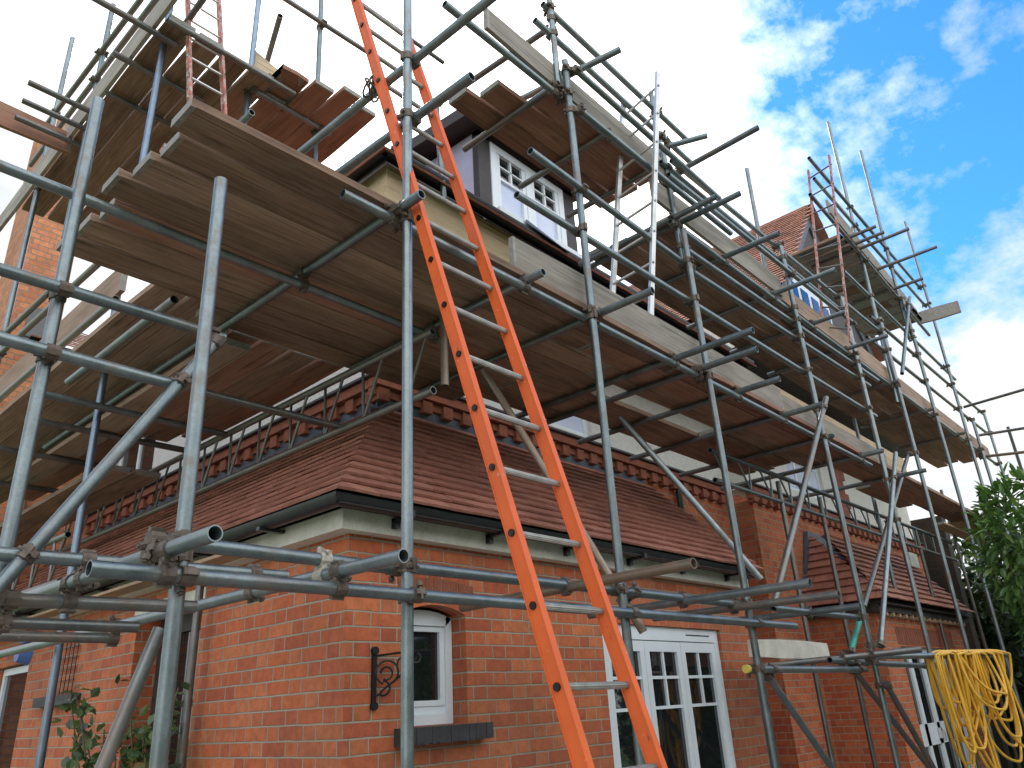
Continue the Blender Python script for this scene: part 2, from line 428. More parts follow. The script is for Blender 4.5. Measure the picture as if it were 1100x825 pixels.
def clip(ob, planes):
    bm = bmesh.new(); bm.from_mesh(ob.data)
    for co, no in planes:
        co = Vector(co)-WORLD[ob.name]
        geom = bm.verts[:]+bm.edges[:]+bm.faces[:]
        bmesh.ops.bisect_plane(bm, geom=geom, plane_co=co, plane_no=Vector(no), clear_outer=True)
    bm.to_mesh(ob.data); bm.free()
EY, EXL, EZ = 3.11, 2.17, 2.60
RISE = math.sin(R(43.5)); RUN = math.cos(R(43.5))
mb = MB(); tiled_slope(mb, (1.9, EY, EZ), (1, 0, 0), (0, RUN, RISE), 30, 15, seed=2)
rf = mb.build('roof', M['tile'], house); clip(rf, [((EXL, EY, EZ), (-1, 1, 0)), ((6.78, 0, 0), (1, 0, 0)), ((0, MY+.02, 0), (0, 1, 0))])
mb = MB(); tiled_slope(mb, (EXL, 2.9, EZ), (0, 1, 0), (RUN, 0, RISE), 41, 15, seed=3)
rf2 = mb.build('roof', M['tile'], house); clip(rf2, [((EXL, EY, EZ), (1, -1, 0)), ((MX+.02, 0, 0), (1, 0, 0))])
# under-roof boarding (dark) so no light leaks
u_ = MB(); t = (MY-EY)/RUN*RISE
u_.add([(EXL, EY, EZ-.02), (6.78, EY, EZ-.02), (6.78, MY, EZ+t-.02), (MX+.02, MY, EZ+t-.02)], [(0, 1, 2, 3)])
t2 = (MX-EXL)/RUN*RISE
u_.add([(EXL, EY, EZ-.02), (MX, MY, EZ+t2-.02), (MX, 9.6, EZ+t2-.02), (EXL, 9.6, EZ-.02)], [(0, 1, 2, 3)])
u_.prism([(6.77, EY+.1, EZ-.02), (6.77, MY, EZ-.02), (6.77, MY, EZ+t-.03)], (-.05, 0, 0))
u_.build('roof_underlay', M['darkwood'], house)
# lead flashings at the head of the lean-to roofs
f = MB()
zf = EZ+(MY-.03-EY)*RISE/RUN+.045
f.prism([(MX-.05, MY-.012, zf), (6.8, MY-.012, zf), (6.8, MY-.012, zf+.10), (MX-.05, MY-.012, zf+.10)], (0, -.012, 0))
f.prism([(MX-.12, MY-.02, zf), (6.8, MY-.02, zf), (6.8, MY-.17, zf-.125), (MX-.22, MY-.17, zf-.125)], (0, -.004, .008))
f.prism([(MX-.012, MY-.02, zf), (MX-.012, 9.6, zf), (MX-.012, 9.6, zf+.10), (MX-.012, MY-.02, zf+.10)], (-.012, 0, 0))
f.prism([(MX-.02, MY-.12, zf), (MX-.02, 9.6, zf), (MX-.17, 9.6, zf-.125), (MX-.17, MY-.22, zf-.125)], (-.004, 0, .008))
f.build('flashing', M['lead'], house)
# eaves : fascia, soffit boards, gutter with brackets
f = MB(); f.box(2.30, 6.80, 3.26, 3.339, 2.495, 2.60); f.build('fascia', M['fascia'], house)
f = MB(); f.box(2.30, 2.399, 3.341, 9.4, 2.495, 2.60); f.build('fascia', M['fascia'], house)
f = MB(); f.box(2.17, 2.298, 4.2, 9.4, 2.50, 2.52); f.build('soffit', M['soffit'], house)
def gutter(mb, p, q, r=.056, out=(0, -1, 0)):
    p = Vector(p); q = Vector(q); o = Vector(out); n = 9; rings = []
    for b in (p, q):
        ring = [b+o*math.cos(math.pi*k/n)*r-Vector((0, 0, 1))*math.sin(math.pi*k/n)*r for k in range(n+1)]
        ring += [b+o*math.cos(math.pi*k/n)*(r-.005)-Vector((0, 0, 1))*math.sin(math.pi*k/n)*(r-.005) for k in range(n, -1, -1)]
        rings.append(ring)
    m_ = len(rings[0]); mb.add(rings[0]+rings[1], [(i, (i+1) % m_, m_+(i+1) % m_, m_+i) for i in range(m_)]+[tuple(range(m_)), tuple(range(m_, 2*m_))[::-1]])
gt = MB(); GZ = 2.632
gutter(gt, (2.10, 3.16, GZ), (6.74, 3.16, GZ)); go = gt.build('gutter', M['black'], house, smooth=True); clip(go, [((2.2, 3.16, 0), (-1, 1, 0))])
gt = MB(); gutter(gt, (2.20, 3.06, GZ), (2.20, 9.5, GZ), out=(-1, 0, 0)); g2_ = gt.build('gutter', M['black'], house, smooth=True); clip(g2_, [((2.2, 3.16, 0), (1, -1, 0))])
for x in (2.62, 3.35, 4.1, 4.85, 5.6, 6.35):
    b_ = MB(); b_.box(x, x+.035, 3.10, 3.258, 2.565, 2.585); b_.box(x, x+.035, 3.225, 3.258, 2.53, 2.585); b_.cyl((x+.0175, 3.10, 2.60), (x+.0175, 3.10, 2.565), .014, 8)
    b_.build('gutter_bracket', M['black'], go)
for y in (3.8, 4.6, 5.4, 6.2, 7.0, 7.8):
    b_ = MB(); b_.box(2.14, 2.298, y, y+.035, 2.565, 2.585); b_.build('gutter_bracket', M['black'], go)
# downpipe against the main wall
d = MB(); d.cyl((7.43, 4.2, 3.74), (7.43, 4.2, 0.0), .034, 12); d.cyl((7.43, 4.2, 3.2), (7.43, 4.2, 3.28), .041, 12); d.build('downpipe', M['black'], house, smooth=True)

# small window
wn = MB(); y0, y1 = WY+.115, WY+.17
def arch_frame(mb, x0, x1, z0, z1, rise, fw, fb, y, dy):
    n = 8; xs = [x0+(x1-x0)*i/n for i in range(n+1)]; xc = (x0+x1)/2; h = (x1-x0)/2
    zt = lambda x, t: t+rise*(1-((x-xc)/h)**2)
    mb.box(x0, x0+fw, y, y+dy, z0, zt(x0+fw/2, z1)); mb.box(x1-fw, x1, y, y+dy, z0, zt(x1-fw/2, z1)); mb.box(x0+fw, x1-fw, y, y+dy, z0, z0+fb)
    mb.prism([(x, y, zt(x, z1)) for x in xs]+[(x1-fw, y, z1-.045), (x0+fw, y, z1-.045)], (0, dy, 0))
win = MB(); arch_frame(win, 2.79, 3.235, 1.537, 2.105, .04, .045, .055, y0, .06)
win.box(2.835, 3.19, y0+.02, y0+.06, 1.59, 1.63)
wo = win.build('window', M['white'], house)
sa = MB()
x0_, x1_, z0_, z1_ = 2.837, 3.188, 1.632, 2.058
for bx in ((x0_, x0_+.036, z0_, z1_), (x1_-.036, x1_, z0_, z1_), (x0_+.036, x1_-.036, z0_, z0_+.03), (x0_+.036, x1_-.036, z1_-.03, z1_)): sa.box(bx[0], bx[1], y0+.015, y0+.05, bx[2], bx[3])
sa.build('sash', M['white'], wo)
gl = MB(); gl.box(2.872, 3.153, y0+.035, y0+.042, 1.66, 2.03); gl.build('pane', M['glass'], wo)
bk = MB(); bk.box(2.8, 3.23, WY+.2, WY+.235, 1.54, 2.12); bk.build('dark_backing', M['darkwood'], wo)  # dark sheet put in for the unlit interior behind the pane
sl = MB()
pts = []; n = 24
for i in range(n):
    xa = 2.715+.64*i/n; xb = xa+.64/n; j = random.uniform(-.004, .004)
    sl.box(xa, xb, WY-.082+j, WY+.115, 1.452+random.uniform(-.003, .003), 1.533)
sl.build('sill', M['slate'], house)
# french doors with side light
def french(name, x0, x1, z0, z1, y, parent, leaves, mat=M['white'], head=.10, rows=(.0,), glassm=None, jw=.06):
    fr = MB(); fr.box(x0, x0+jw, y-.02, y+.06, z0, z1); fr.box(x1-jw, x1, y-.02, y+.06, z0, z1); fr.box(x0+jw, x1-jw, y-.02, y+.06, z1-head, z1)
    root = fr.build(name, mat, parent)
    for (a, b_) in leaves:
        lf = MB(); st = .062
        lf.box(a, a+st, y-.012, y+.04, z0+.02, z1-head-.006); lf.box(b_-st, b_, y-.012, y+.04, z0+.02, z1-head-.006)
        lf.box(a+st, b_-st, y-.012, y+.04, z1-head-.082, z1-head-.006); lf.box(a+st, b_-st, y-.012, y+.04, z0+.02, z0+.22)
        zt = z1-head-.082; xm = (a+b_)/2
        zA, zB = zt-.185, zt-.395
        for zz in (zA, zB): lf.box(a+st, b_-st, y-.006, y+.03, zz-.011, zz+.011)
        lf.box(xm-.011, xm+.011, y-.006, y+.03, zB+.011, zA-.011); lf.box(xm-.011, xm+.011, y-.006, y+.03, zA+.011, zt)
        lo = lf.build('door_leaf', mat, root)
        gm = MB(); gm.box(a+st-.004, b_-st+.004, y+.012, y+.018, z0+.2, zt+.004); gm.build('glazing', glassm or M['glass'], root)
    return root
fd = french('french_doors', 4.575, 6.265, .03, 2.122, WY+.05, house, [(4.64, 5.135), (5.14, 5.655), (5.66, 6.205)])
v = MB(); v.box(5.75, 5.98, WY+.025, WY+.031, 2.068, 2.076); v.box(5.99, 6.12, WY+.025, WY+.031, 2.068, 2.076); v.build('trickle_vent', M['black'], fd)
# dark side door in the left wall
dr = MB(); xx = WX+.17
dr.box(xx, xx+.06, 4.89, 4.96, 0, 2.345); dr.box(xx, xx+.06, 5.79, 5.86, 0, 2.345); dr.box(xx, xx+.06, 4.96, 5.79, 2.21, 2.345)
dr.box(xx+.01, xx+.05, 4.96, 5.79, 1.72, 1.76); dr.box(xx+.01, xx+.05, 4.96, 5.79, 1.33, 1.37); dr.box(xx+.01, xx+.05, 5.34, 5.40, 0, 2.21)
sd = dr.build('side_door', M['darkwood'], house)
gl = MB(); gl.box(xx+.025, xx+.032, 4.96, 5.79, .1, 2.21); gl.build('pane', M['glass'], sd)
gl = MB(); gl.box(xx+.015, xx+.024, 4.99, 5.15, 1.90, 2.12); gl.build('notice', M['concrete'], sd)
lb = MB(); lb.box(WX-.012, WX+.16, 4.85, 5.9, 2.347, 2.42); lb.build('lintel', M['concrete'], house)
# left window at the frame edge
lw = MB(); lw.box(WX+.06, WX+.12, 8.06, 8.12, 1.21, 2.19); lw.box(WX+.06, WX+.12, 8.88, 8.94, 1.21, 2.19); lw.box(WX+.06, WX+.12, 8.12, 8.88, 2.13, 2.19); lw.box(WX+.06, WX+.12, 8.12, 8.88, 1.21, 1.27)
lo = lw.build('window', M['white'], house); gl = MB(); gl.box(WX+.085, WX+.092, 8.12, 8.88, 1.27, 2.13); gl.build('pane', M['glass'], lo)
sl = MB(); sl.box(WX-.07, WX+.02, 6.72, 7.55, 1.80, 1.875); so = sl.build('blocked_window_sill', M['slate'], house)

# upper eaves : boxed timber eaves, gutter and roof
ux, uy = 2.93, 3.74
f = MB(); f.prism([(ux, uy, 5.02), (15, uy, 5.02), (15, uy, 5.45), (ux, uy, 5.45)], (0, .03, 0)); f.prism([(ux, uy+.03, 5.02), (ux, 12, 5.02), (ux, 12, 5.45), (ux, uy+.03, 5.45)], (.03, 0, 0))
f.box(ux+.03, WG, uy+.03, MY+.03, 5.04, 5.06); f.box(ux+.03, MX+.03, MY+.03, 12, 5.04, 5.06)
f.build('eaves_board', M['ply'], house)
f = MB()
for z in (5.43, 5.385): f.box(ux-.012, 8.7, uy-.012, uy-.002, z, z+.012)
f.build('eaves_moulding', M['ply'], house)
gt = MB(); gutter(gt, (ux-.08, uy-.08, 5.49), (8.7, uy-.08, 5.49), .07); gutter(gt, (ux-.08, uy-.08, 5.49), (ux-.08, 12, 5.49), .07, (-1, 0, 0)); gt.build('gutter', M['black'], house, smooth=True)
mb = MB(); tiled_slope(mb, (2.5, uy-.12, 5.38), (1, 0, 0), (0, .7, .714), 38, 12, seed=5)
ur = mb.build('roof', M['tile'], house); clip(ur, [((ux-.12, uy-.12, 0), (-1, 1, 0)), ((8.72, 0, 0), (1, 0, 0))])
mb = MB(); tiled_slope(mb, (ux-.12, 3.4, 5.38), (0, 1, 0), (.7, 0, .714), 52, 12, seed=6)
ur = mb.build('roof', M['tile'], house); clip(ur, [((ux-.12, uy-.12, 0), (1, -1, 0))])
r_ = MB(); r_.add([(ux-.1, uy-.1, 5.37), (8.7, uy-.1, 5.37), (8.7, uy+3, 8.44), (ux+3., uy+3, 8.44)], [(0, 1, 2, 3)]); r_.add([(ux-.1, uy-.1, 5.37), (ux+3, uy+3, 8.44), (ux+3, 12, 8.44), (ux-.1, 12, 5.37)], [(0, 1, 2, 3)])
r_.build('roof_underlay', M['darkwood'], house)
u = MB(); u.prism([(4.35, uy-.17, 5.50), (4.9, uy-.2, 5.42), (4.93, uy-.13, 5.47), (4.4, uy-.13, 5.58)], (0, .02, .02)); u.build('loose_lead', M['lead'], house)

# dormer with white window
dm = MB(); dx0, dx1, dy, dz0, dz1 = 3.97, 5.33, 3.79, 5.60, 6.44
dm.prism([(dx0+.01, dy+.01, dz0-.1), (dx0+.01, dy+.01, dz1), (dx0+.01, dy+1.3, dz1+.05)], (.05, 0, 0))
dmr = dm.build('dormer', M['lavender'], house)
p = MB(); p.box(dx0, dx0+.15, dy-.02, dy+.05, dz0, dz1); p.box(dx1-.16, dx1+.02, dy-.02, dy+.10, dz0, dz1); p.box(dx0, dx1, dy-.02, dy+.05, dz1-.05, dz1+.10)
p.build('corner_post', M['darkwood'], dmr)
p = MB(); p.prism([(dx0-.2, dy-.22, dz1+.02), (dx1+.2, dy-.22, dz1+.02), (dx1+.2, dy+2.2, dz1+.25), (dx0-.2, dy+2.2, dz1+.25)], (0, 0, .05)); p.box(dx0-.21, dx1+.21, dy-.24, dy-.20, dz1-.04, dz1+.09)
p.beam((dx0-.2, dy-.2, dz1+.03), (dx0-.2, dy+2.2, dz1+.26), .04, .12)
p.build('dormer_roof', M['darkwood'], dmr)
p = MB(); p.box(dx0+.10, dx1+.12, dy-.16, dy+.02, dz0-.14, dz0-.02); p.build('dormer_sill', M['white'], dmr)
p = MB(); wx0, wx1 = dx0+.155, dx1-.165; wm = (wx0+wx1)/2
def bar(a, b_, c_, d_, y=dy-.03, t=.06): p.box(a, b_, y, y+t, c_, d_)
for a in (wx0, wm-.04, wx1-.07): bar(a, a+.075, dz0, dz1-.052)
for (a, b_) in ((wx0+.075, wm-.04), (wm+.035, wx1-.07)):
    bar(a, b_, dz0, dz0+.07); bar(a, b_, dz1-.13, dz1-.053)
    bar(a, a+.05, dz0+.07, dz1-.13, dy-.02); bar(b_-.05, b_, dz0+.07, dz1-.13, dy-.02); bar(a+.05, b_-.05, dz1-.41, dz1-.385, dy-.02)
    bar((a+b_)/2-.012, (a+b_)/2+.012, dz1-.385, dz1-.13, dy-.018); bar(a+.05, b_-.05, dz1-.265, dz1-.25, dy-.018)
p.build('window_frame', M['white'], dmr)
p = MB(); p.box(wx0+.075, wm-.04, dy+.005, dy+.012, dz0+.07, dz1-.41); p.box(wm+.035, wx1-.07, dy+.005, dy+.012, dz0+.07, dz1-.40); p.build('filmed_pane', M['film'], dmr)
p = MB(); p.box(wx0+.12, wm-.08, dy+.006, dy+.012, dz1-.385, dz1-.13); p.box(wm+.08, wx1-.11, dy+.006, dy+.012, dz1-.385, dz1-.13); p.build('pane', M['glass'], dmr)

# windows in the rendered walls
def upwin(x0, x1, z0, z1, y, cols=2, rows=2):
    p = MB(); fw = .06
    p.box(x0, x0+fw, y, y+.06, z0, z1); p.box(x1-fw, x1, y, y+.06, z0, z1); p.box(x0+fw, x1-fw, y, y+.06, z0, z0+fw); p.box(x0+fw, x1-fw, y, y+.06, z1-fw, z1)
    for i in range(1, cols): xm = x0+(x1-x0)*i/cols; p.box(xm-.025, xm+.025, y+.002, y+.05, z0+fw, z1-fw)
    for j in range(1, rows): zm = z0+(z1-z0)*j/rows; p.box(x0+fw, x1-fw, y+.008, y+.04, zm-.012, zm+.012)
    o = p.build('window', M['white'], house); g2 = MB(); g2.box(x0+fw, x1-fw, y+.02, y+.03, z0+fw, z1-fw); g2.build('pane', M['film'], o)
upwin(4.95, 6.0, 4.05, 5.1, MY+.08); upwin(10.1, 11.35, 4.15, 5.1, WGY+.08, 3)
p = MB(); p.box(MX+.08, MX+.14, 8.3, 8.36, 4.1, 5); p.box(MX+.08, MX+.14, 9.34, 9.4, 4.1, 5); p.box(MX+.08, MX+.14, 8.36, 9.34, 4.1, 4.16); p.box(MX+.08, MX+.14, 8.82, 8.88, 4.16, 5)
o = p.build('window', M['white'], house); g2 = MB(); g2.box(MX+.10, MX+.11, 8.36, 9.34, 4.16, 5); g2.build('pane', M['glass'], o)

# gable wing roof at the right
ax_, az_, gy = 12.3, 9.58, 3.62
dirL = Vector((-2.1, 0, -2.43)).normalized()
mb = MB(); L_ = Vector((10.55, gy, 7.0)); up_ = -dirL
tiled_slope(mb, (10.2, gy, 7.17), (0, 1, 0), tuple(up_), 26, 38, seed=8, gauge=.1, lift=.052)
gr = mb.build('gable_roof', M['tile_red'], house); clip(gr, [((ax_, 0, 0), (1, 0, 0))])
mb = MB(); tiled_slope(mb, (14.4, gy, 7.17), (0, 1, 0), (dirL.x, 0, -dirL.z), 26, 38, seed=9, lift=.052)
gr2 = mb.build('gable_roof', M['tile_red'], house); clip(gr2, [((ax_, 0, 0), (-1, 0, 0))])
p = MB(); p.prism([(10.2, gy+.02, 7.15), (ax_, gy+.02, az_-.03), (14.4, gy+.02, 7.15)], (0, 4.2, 0)); p.build('gable_core', M['darkwood'], house)
p = MB()
for s in (-1, 1):
    a = Vector((ax_, gy-.02, az_)); b_ = Vector((ax_+s*2.15, gy-.02, 7.09)); p.prism([a, b_, b_-Vector((0, 0, .30)), a-Vector((0, 0, .34))], (0, .05, 0))
p.build('bargeboard', M['lead'], house)
p = MB()
for i in range(6):
    a = Vector((ax_, gy-.05+i*.66, az_+.04)); p.cyl(a, a+Vector((0, .645, 0)), .06, 10)
p.build('ridge_tiles', M['tile_red'], house)
p = MB(); 
p = MB(); p.box(10.55, 12.3, gy-.01, gy+.06, 6.62, 7.62); gw = p.build('window', M['white'], house)
p = MB()
for k in range(4):
    for j in range(2): p.box(10.66+k*.42, 10.94+k*.42, gy-.022, gy-.012, 6.74+j*.42, 7.08+j*.42)
p.build('pane', M['glass'], gw)
# lower wing roof, left of the gable
p = MB(); p.box(WG-.1, 15.5, WGY-.35, WGY+.02, 5.60, 5.75); p.build('eaves_board', M['darkwood'], house)

# porch with hipped tile roof
py, px0, px1, pz = 3.18, 9.82, 13.35, 2.46
p = MB(); wall_panel(p, 'y', py, py+.22, px0, px1, 0, pz, [(10.45, 12.75, .05, 2.05)]); p.box(px0, px0+.22, py+.22, WGY, 0, pz); p.box(px1-.22, px1, py+.22, WGY, 0, pz)
p.build('wall', M['brick'], house)
p = MB()
for i in range(26):
    x = 10.38+i*.094; p.box(x, x+.082, py-.004, py+.02, 2.07, 2.28)
p.build('brick_arch', M['brick_plain'], house)
pe = .17; pr = Vector((0, .62, .785)).normalized()
mb = MB(); tiled_slope(mb, (px0-pe-.2, py-pe, 2.52), (1, 0, 0), tuple(pr), 25, 11, gauge=.115, lift=.06, seed=11)
o = mb.build('porch_roof', M['tile_red'], house); clip(o, [((px0-pe, py-pe, 0), (-1, .62, 0)), ((px1+pe, py-pe, 0), (1, .62, 0)), ((0, WGY, 0), (0, 1, 0)), ((0, 0, 3.48), (0, 0, 1))])
pl_ = Vector((.62, 0, .985)).normalized()
mb = MB(); tiled_slope(mb, (px0-pe, py-pe-.1, 2.52), (0, 1, 0), (pl_.x*1.0, 0, pl_.z), 7, 11, gauge=.115, lift=.06, seed=12)
o = mb.build('porch_roof', M['tile'], house); clip(o, [((px0-pe, py-pe, 0), (1, -.62, 0)), ((0, WGY, 0), (0, 1, 0))])
p = MB(); A0 = Vector((px0-pe, py-pe, 2.50)); A1 = Vector((px1+pe, py-pe, 2.50)); B0 = Vector((px0-pe+.58, WGY, 3.42)); B1 = Vector((px1+pe-.58, WGY, 3.42))
p.add([A0, A1, B1, B0, Vector((px0-pe, WGY, 2.50)), Vector((px1+pe, WGY, 2.50))], [(0, 1, 2, 3), (0, 3, 4), (1, 5, 2), (0, 4, 5, 1)])
p.build('roof_underlay', M['darkwood'], house)
p = MB(); p.prism([(px0-pe+.50, WGY-.012, 3.40), (px1+pe-.5, WGY-.012, 3.40), (px1+pe-.5, WGY-.012, 3.56), (px0-pe+.50, WGY-.012, 3.56)], (0, -.03, 0))
p.prism([(px0-pe-.05, WGY-.012, 2.5), (px0-pe+.12, WGY-.012, 2.5), (px0-pe+.64, WGY-.012, 3.56), (px0-pe+.50, WGY-.012, 3.56)], (0, -.05, 0))
p.build('flashing', M['lead'], house)
p = MB(); p.box(px0-pe+.02, px1+pe-.02, py-.1, py-.002, 2.42, 2.50); p.box(px0-.1, px0-.002, py, WGY, 2.42, 2.50); p.build('fascia', M['darkwood'], house)
for i in range(15):
    p = MB(); p.box(px0+.05+i*.24, px0+.10+i*.24, py-.11, py-.004, 2.375, 2.415); p.build('rafter_end', M['soffit'], house)
pd = MB(); yy = py+.05
pd.box(10.45, 10.53, yy, yy+.07, .05, 2.05); pd.box(12.67, 12.75, yy, yy+.07, .05, 2.05); pd.box(10.53, 12.67, yy, yy+.07, 1.93, 2.05)
for x in (10.82, 11.32, 11.8, 12.3): pd.box(x, x+.12, yy+.005, yy+.06, .1, 1.93)
pd.box(10.53, 12.67, yy+.005, yy+.055, .92, 1.16)
o = pd.build('porch_door', M['white'], house); g2 = MB(); g2.box(10.53, 12.67, yy+.03, yy+.04, .1, 1.93); g2.build('pane', M['glass'], o)
p = MB(); p.box(11.28, 11.34, yy-.04, yy+.0, .98, 1.1); p.cyl((11.31, yy-.05, 1.06), (11.31, yy-.05, .95), .02, 8); p.build('handle', M['alu'], o)

# far wing of the house at the left
far = empty('neighbouring_wing', (1.9, 9., 0), 'orange brick side wing with a tiled roof far behind the left scaffold poles', 'building')
p = MB(); p.box(1.95, 2.52, 9.6, 10.4, 0, 9.2); p.box(2.52, 3.3, 9.7, 14, 0, 5.75); p.box(2.52, 8, 12.0, 14, 0, 5.75); p.build('wall', M['brick_far'], far)
mb = MB(); tiled_slope(mb, (2.4, 9.55, 5.9), (1, 0, 0), (0, .8, .6), 8, 10, seed=21); mb.build('roof', M['tile_red'], far)
p = MB(); p.box(2.35, 3.4, 9.5, 9.62, 5.6, 5.9); p.build('fascia', M['darkwood'], far)
p = MB(); p.box(2.15, 2.35, 9.58, 9.60, 5.85, 6.35); p.build('window', M['glass'], far)

# ------------------------------------------------------------------ fixtures on the walls
br = MB(); bx, bz0, bz1 = 2.575, 1.655, 1.895
y_ = WY-.012
br.box(bx-.012, bx+.012, y_-.004, y_+.010, bz0, bz1)
def arc(c0, c1, r, a0, a1, n=14, y=y_-.06): return [(c0+r*math.cos(R(a0+(a1-a0)*i/n)), y, c1+r*math.sin(R(a0+(a1-a0)*i/n))) for i in range(n+1)]
# the bracket sticks out from the wall: arm and scrolls lie in a plane turned towards the right
def turn(pts): return [(bx+(x-bx)*.86, y_-(x-bx)*.5, z) for x, _, z in pts]
br.sweep(turn([(bx, 0, bz1-.015), (bx+.27, 0, bz1+.012)]), .006)
br.sweep(turn([(bx, 0, bz0+.03)]+[(bx+.03+.19*t, 0, bz0+.045+.165*t**.8-.02*math.sin(math.pi*t)) for t in [i/12 for i in range(13)]]), .006)
br.sweep(turn(arc(bx+.065, bz1-.095, .058, -60, 250)), .0055); br.sweep(turn(arc(bx+.062, bz1-.10, .03, 180, -120)), .0055)
br.sweep(turn(arc(bx+.15, bz1-.055, .032, 200, -40)), .005); br.sweep(turn(arc(bx+.045, bz0+.07, .035, -120, 90)), .0055)
br.sweep(turn(arc(bx+.215, bz1-.03, .024, 180, 430)), .005)
for z in (bz0-.012, bz1+.012): br.cyl((bx, y_-.012, z), (bx, y_+.008, z), .020, 12)
tag(br.build('hanging_bracket', M['iron'], origin=(bx, WY, bz0), smooth=True), 'black wrought iron scroll bracket on the brick wall beside the small window', 'bracket')
sb = empty('security_light', (14.2, WGY, 3.45), 'small pale floodlight box on the end of the far brick wall', 'light')
p = MB(); p.box(14.0, 14.45, WGY-.18, WGY-.08, 3.42, 3.66); p.build('lamp_body', M['concrete'], sb); p = MB(); p.cyl((14.2, WGY-.1, 3.40), (14.2, WGY, 3.40), .05, 10); p.build('sensor', M['black'], sb)
al = MB(); al.cyl((2.399, 8.1, 2.27), (2.30, 8.1, 2.27), .10, 16, r2=.07); al.cyl((2.36, 8.1, 2.36), (2.36, 8.1, 2.46), .05, 12)
tag(al.build('alarm_bell', M['blue'], origin=(2.399, 8.1, 2.27), smooth=True), 'round blue alarm bell on the left brick wall', 'alarm')
tr = MB()
for k in range(6): tr.beam((2.385, 6.88, 1.90+k*.085), (2.385, 7.22, 1.90+k*.085), .006, .006)
for k in range(5): tr.beam((2.380, 6.88+k*.085, 1.88), (2.380, 6.88+k*.085, 2.36), .006, .006)
tag(tr.build('wall_trellis', M['iron'], origin=(2.385, 6.88, 1.88)), 'black wire trellis on the brick wall above the dark sill', 'trellis')
# ------------------------------------------------------------------ scaffold tubes
TR = .02415
TUBES = []
def tube(label, p, q, mat='steel', group=None, pale=False, r=TR, cap=None):
    p = Vector(p); q = Vector(q)
    TUBES.append(dict(label=label, p=p, q=q, mat=mat, group=group, pale=pale, r=r))
U = 'upright scaffold tubes'; RL = 'horizontal scaffold tubes'; CR = 'cross tubes under the boards'; BR = 'diagonal brace tubes'; ST = 'short tube ends sticking out of the scaffold'
FY = 2.35
# front row uprights
tube('thick nearest upright tube at the left, ending below the big platform', (1.085, FY, 0), (1.052, FY, 3.50), group=U)
tube('upright tube just left of the orange ladder, rising past the top of the picture', (1.975, FY, 0), (1.962, FY, 5.9), group=U)
tube('upright tube just right of the orange ladder, in front of the french doors', (3.44, FY, 0), (3.405, FY, 5.80), group=U)
tube('thinner upright clamped above the pole right of the ladder, at the top edge', (3.375, FY+.055, 5.55), (3.36, FY+.055, 7.3), group=U)
tube('upright tube at the right end of the lower tiled roof, topped at the middle platform', (4.87, FY, 0), (4.80, FY, 5.03), group=U)
tube('short thick upright beside the right end of the highest middle platform', (4.84, FY+.06, 4.75), (4.79, FY+.06, 5.86), group=U)
tube('thin upright leaning beside the silver ladder top', (4.80, FY+.11, 5.5), (4.84, FY+.11, 6.55), group=U)
tube('fourth upright of the front row, ending in front of the red gable roof', (6.97, FY, 0), (6.92, FY, 5.88), group=U)
tube('fifth upright of the front row, its open top above the long toe board', (8.53, FY, 0), (8.58, FY, 5.88), group=U)
tube('sixth upright of the front row, lower length in front of the porch', (9.96, FY, 0), (10.05, FY, 6.1), group=U)
tube('tall upright at the left of the pair rising highest into the blue sky', (10.02, FY+.05, 4.9), (10.33, FY+.05, 9.60), group=U)
tube('upright passing the projecting plank, right of the tallest one', (11.70, FY, 0), (11.66, FY, 7.0), group=U)
tube('tall upright at the right of the pair rising highest into the blue sky', (11.66, FY+.05, 6.3), (11.93, FY+.05, 9.98), group=U)
tube('upright carrying the outer end of the top right platform', (13.31, FY, 0), (13.56, FY, 9.3), group=U)
tube('upright second from the right end of the long platform', (14.25, FY, 0), (14.22, FY, 5.65), group=U)
tube('rightmost upright against the sky at the end of the long platform', (15.68, FY, 0), (15.45, FY, 6.1), group=U)
tube('thin free standing pole tip left of the red gable roof', (6.9, 2.55, 5.2), (6.98, 2.55, 6.95), group=U)
# inner row uprights
IY = 3.10
tube('bluish inner upright close behind the pole at the right end of the lower roof', (6.20, 3.02, 0), (6.20, 3.02, 3.62), 'steel_blue', group=U)
tube('inner upright standing left of the porch roof', (7.55, IY, 0), (7.52, IY, 3.6), 'steel_dull', group=U)
tube('inner upright passing in front of the porch roof hip', (8.55, IY, 0), (8.58, IY, 3.6), 'steel_dull', group=U)
tube('inner upright behind the lattice girder, seen against the brick quoins', (10.5, IY, 2.6), (10.5, IY, 5.0), group=U)
tube('inner upright beneath the right end of the lattice girder', (12.2, IY, 0), (12.05, IY, 3.7), 'steel_dull', group=U)
tube('inner upright against the dark hedge at the far right end', (14.3, IY, 0), (14.2, IY, 4.6), 'steel_dull', group=U)
# loading bay and left side uprights
tube('second thick upright from the left, crossing the long tube at the upper left', (.765, 3.02, 0), (.765, 3.02, 4.16), group=U, pale=True)
tube('bright blue-grey upright behind the diagonal brace at the left', (1.74, 5.32, 0), (1.72, 5.32, 4.62), 'steel_blue', group=U)
tube('upright at the far left edge of the picture', (1.44, 7.05, 2.5), (1.45, 7.08, 8.2), group=U)
tube('upright above the thick left pole, its top end free against the cloud', (1.47, 5.95, 5.2), (1.47, 5.95, 7.75), group=U)
tube('blue-grey upright at the corner of the top left platform', (1.53, 4.70, 4.3), (1.55, 4.70, 7.25), 'steel_blue', group=U)
tube('short blue-grey tube end standing above the edge of the big platform', (1.40, 3.15, 3.87), (1.44, 3.15, 4.37), group=U)
tube('upright behind the big platform at the left of the plywood sheet', (2.23, 4.70, 4.3), (2.25, 4.70, 8.2), 'steel_blue', group=U)
tube('upright behind the plywood sheet, its top free in the glare', (2.92, 4.70, 4.9), (2.86, 4.70, 8.0), group=U)
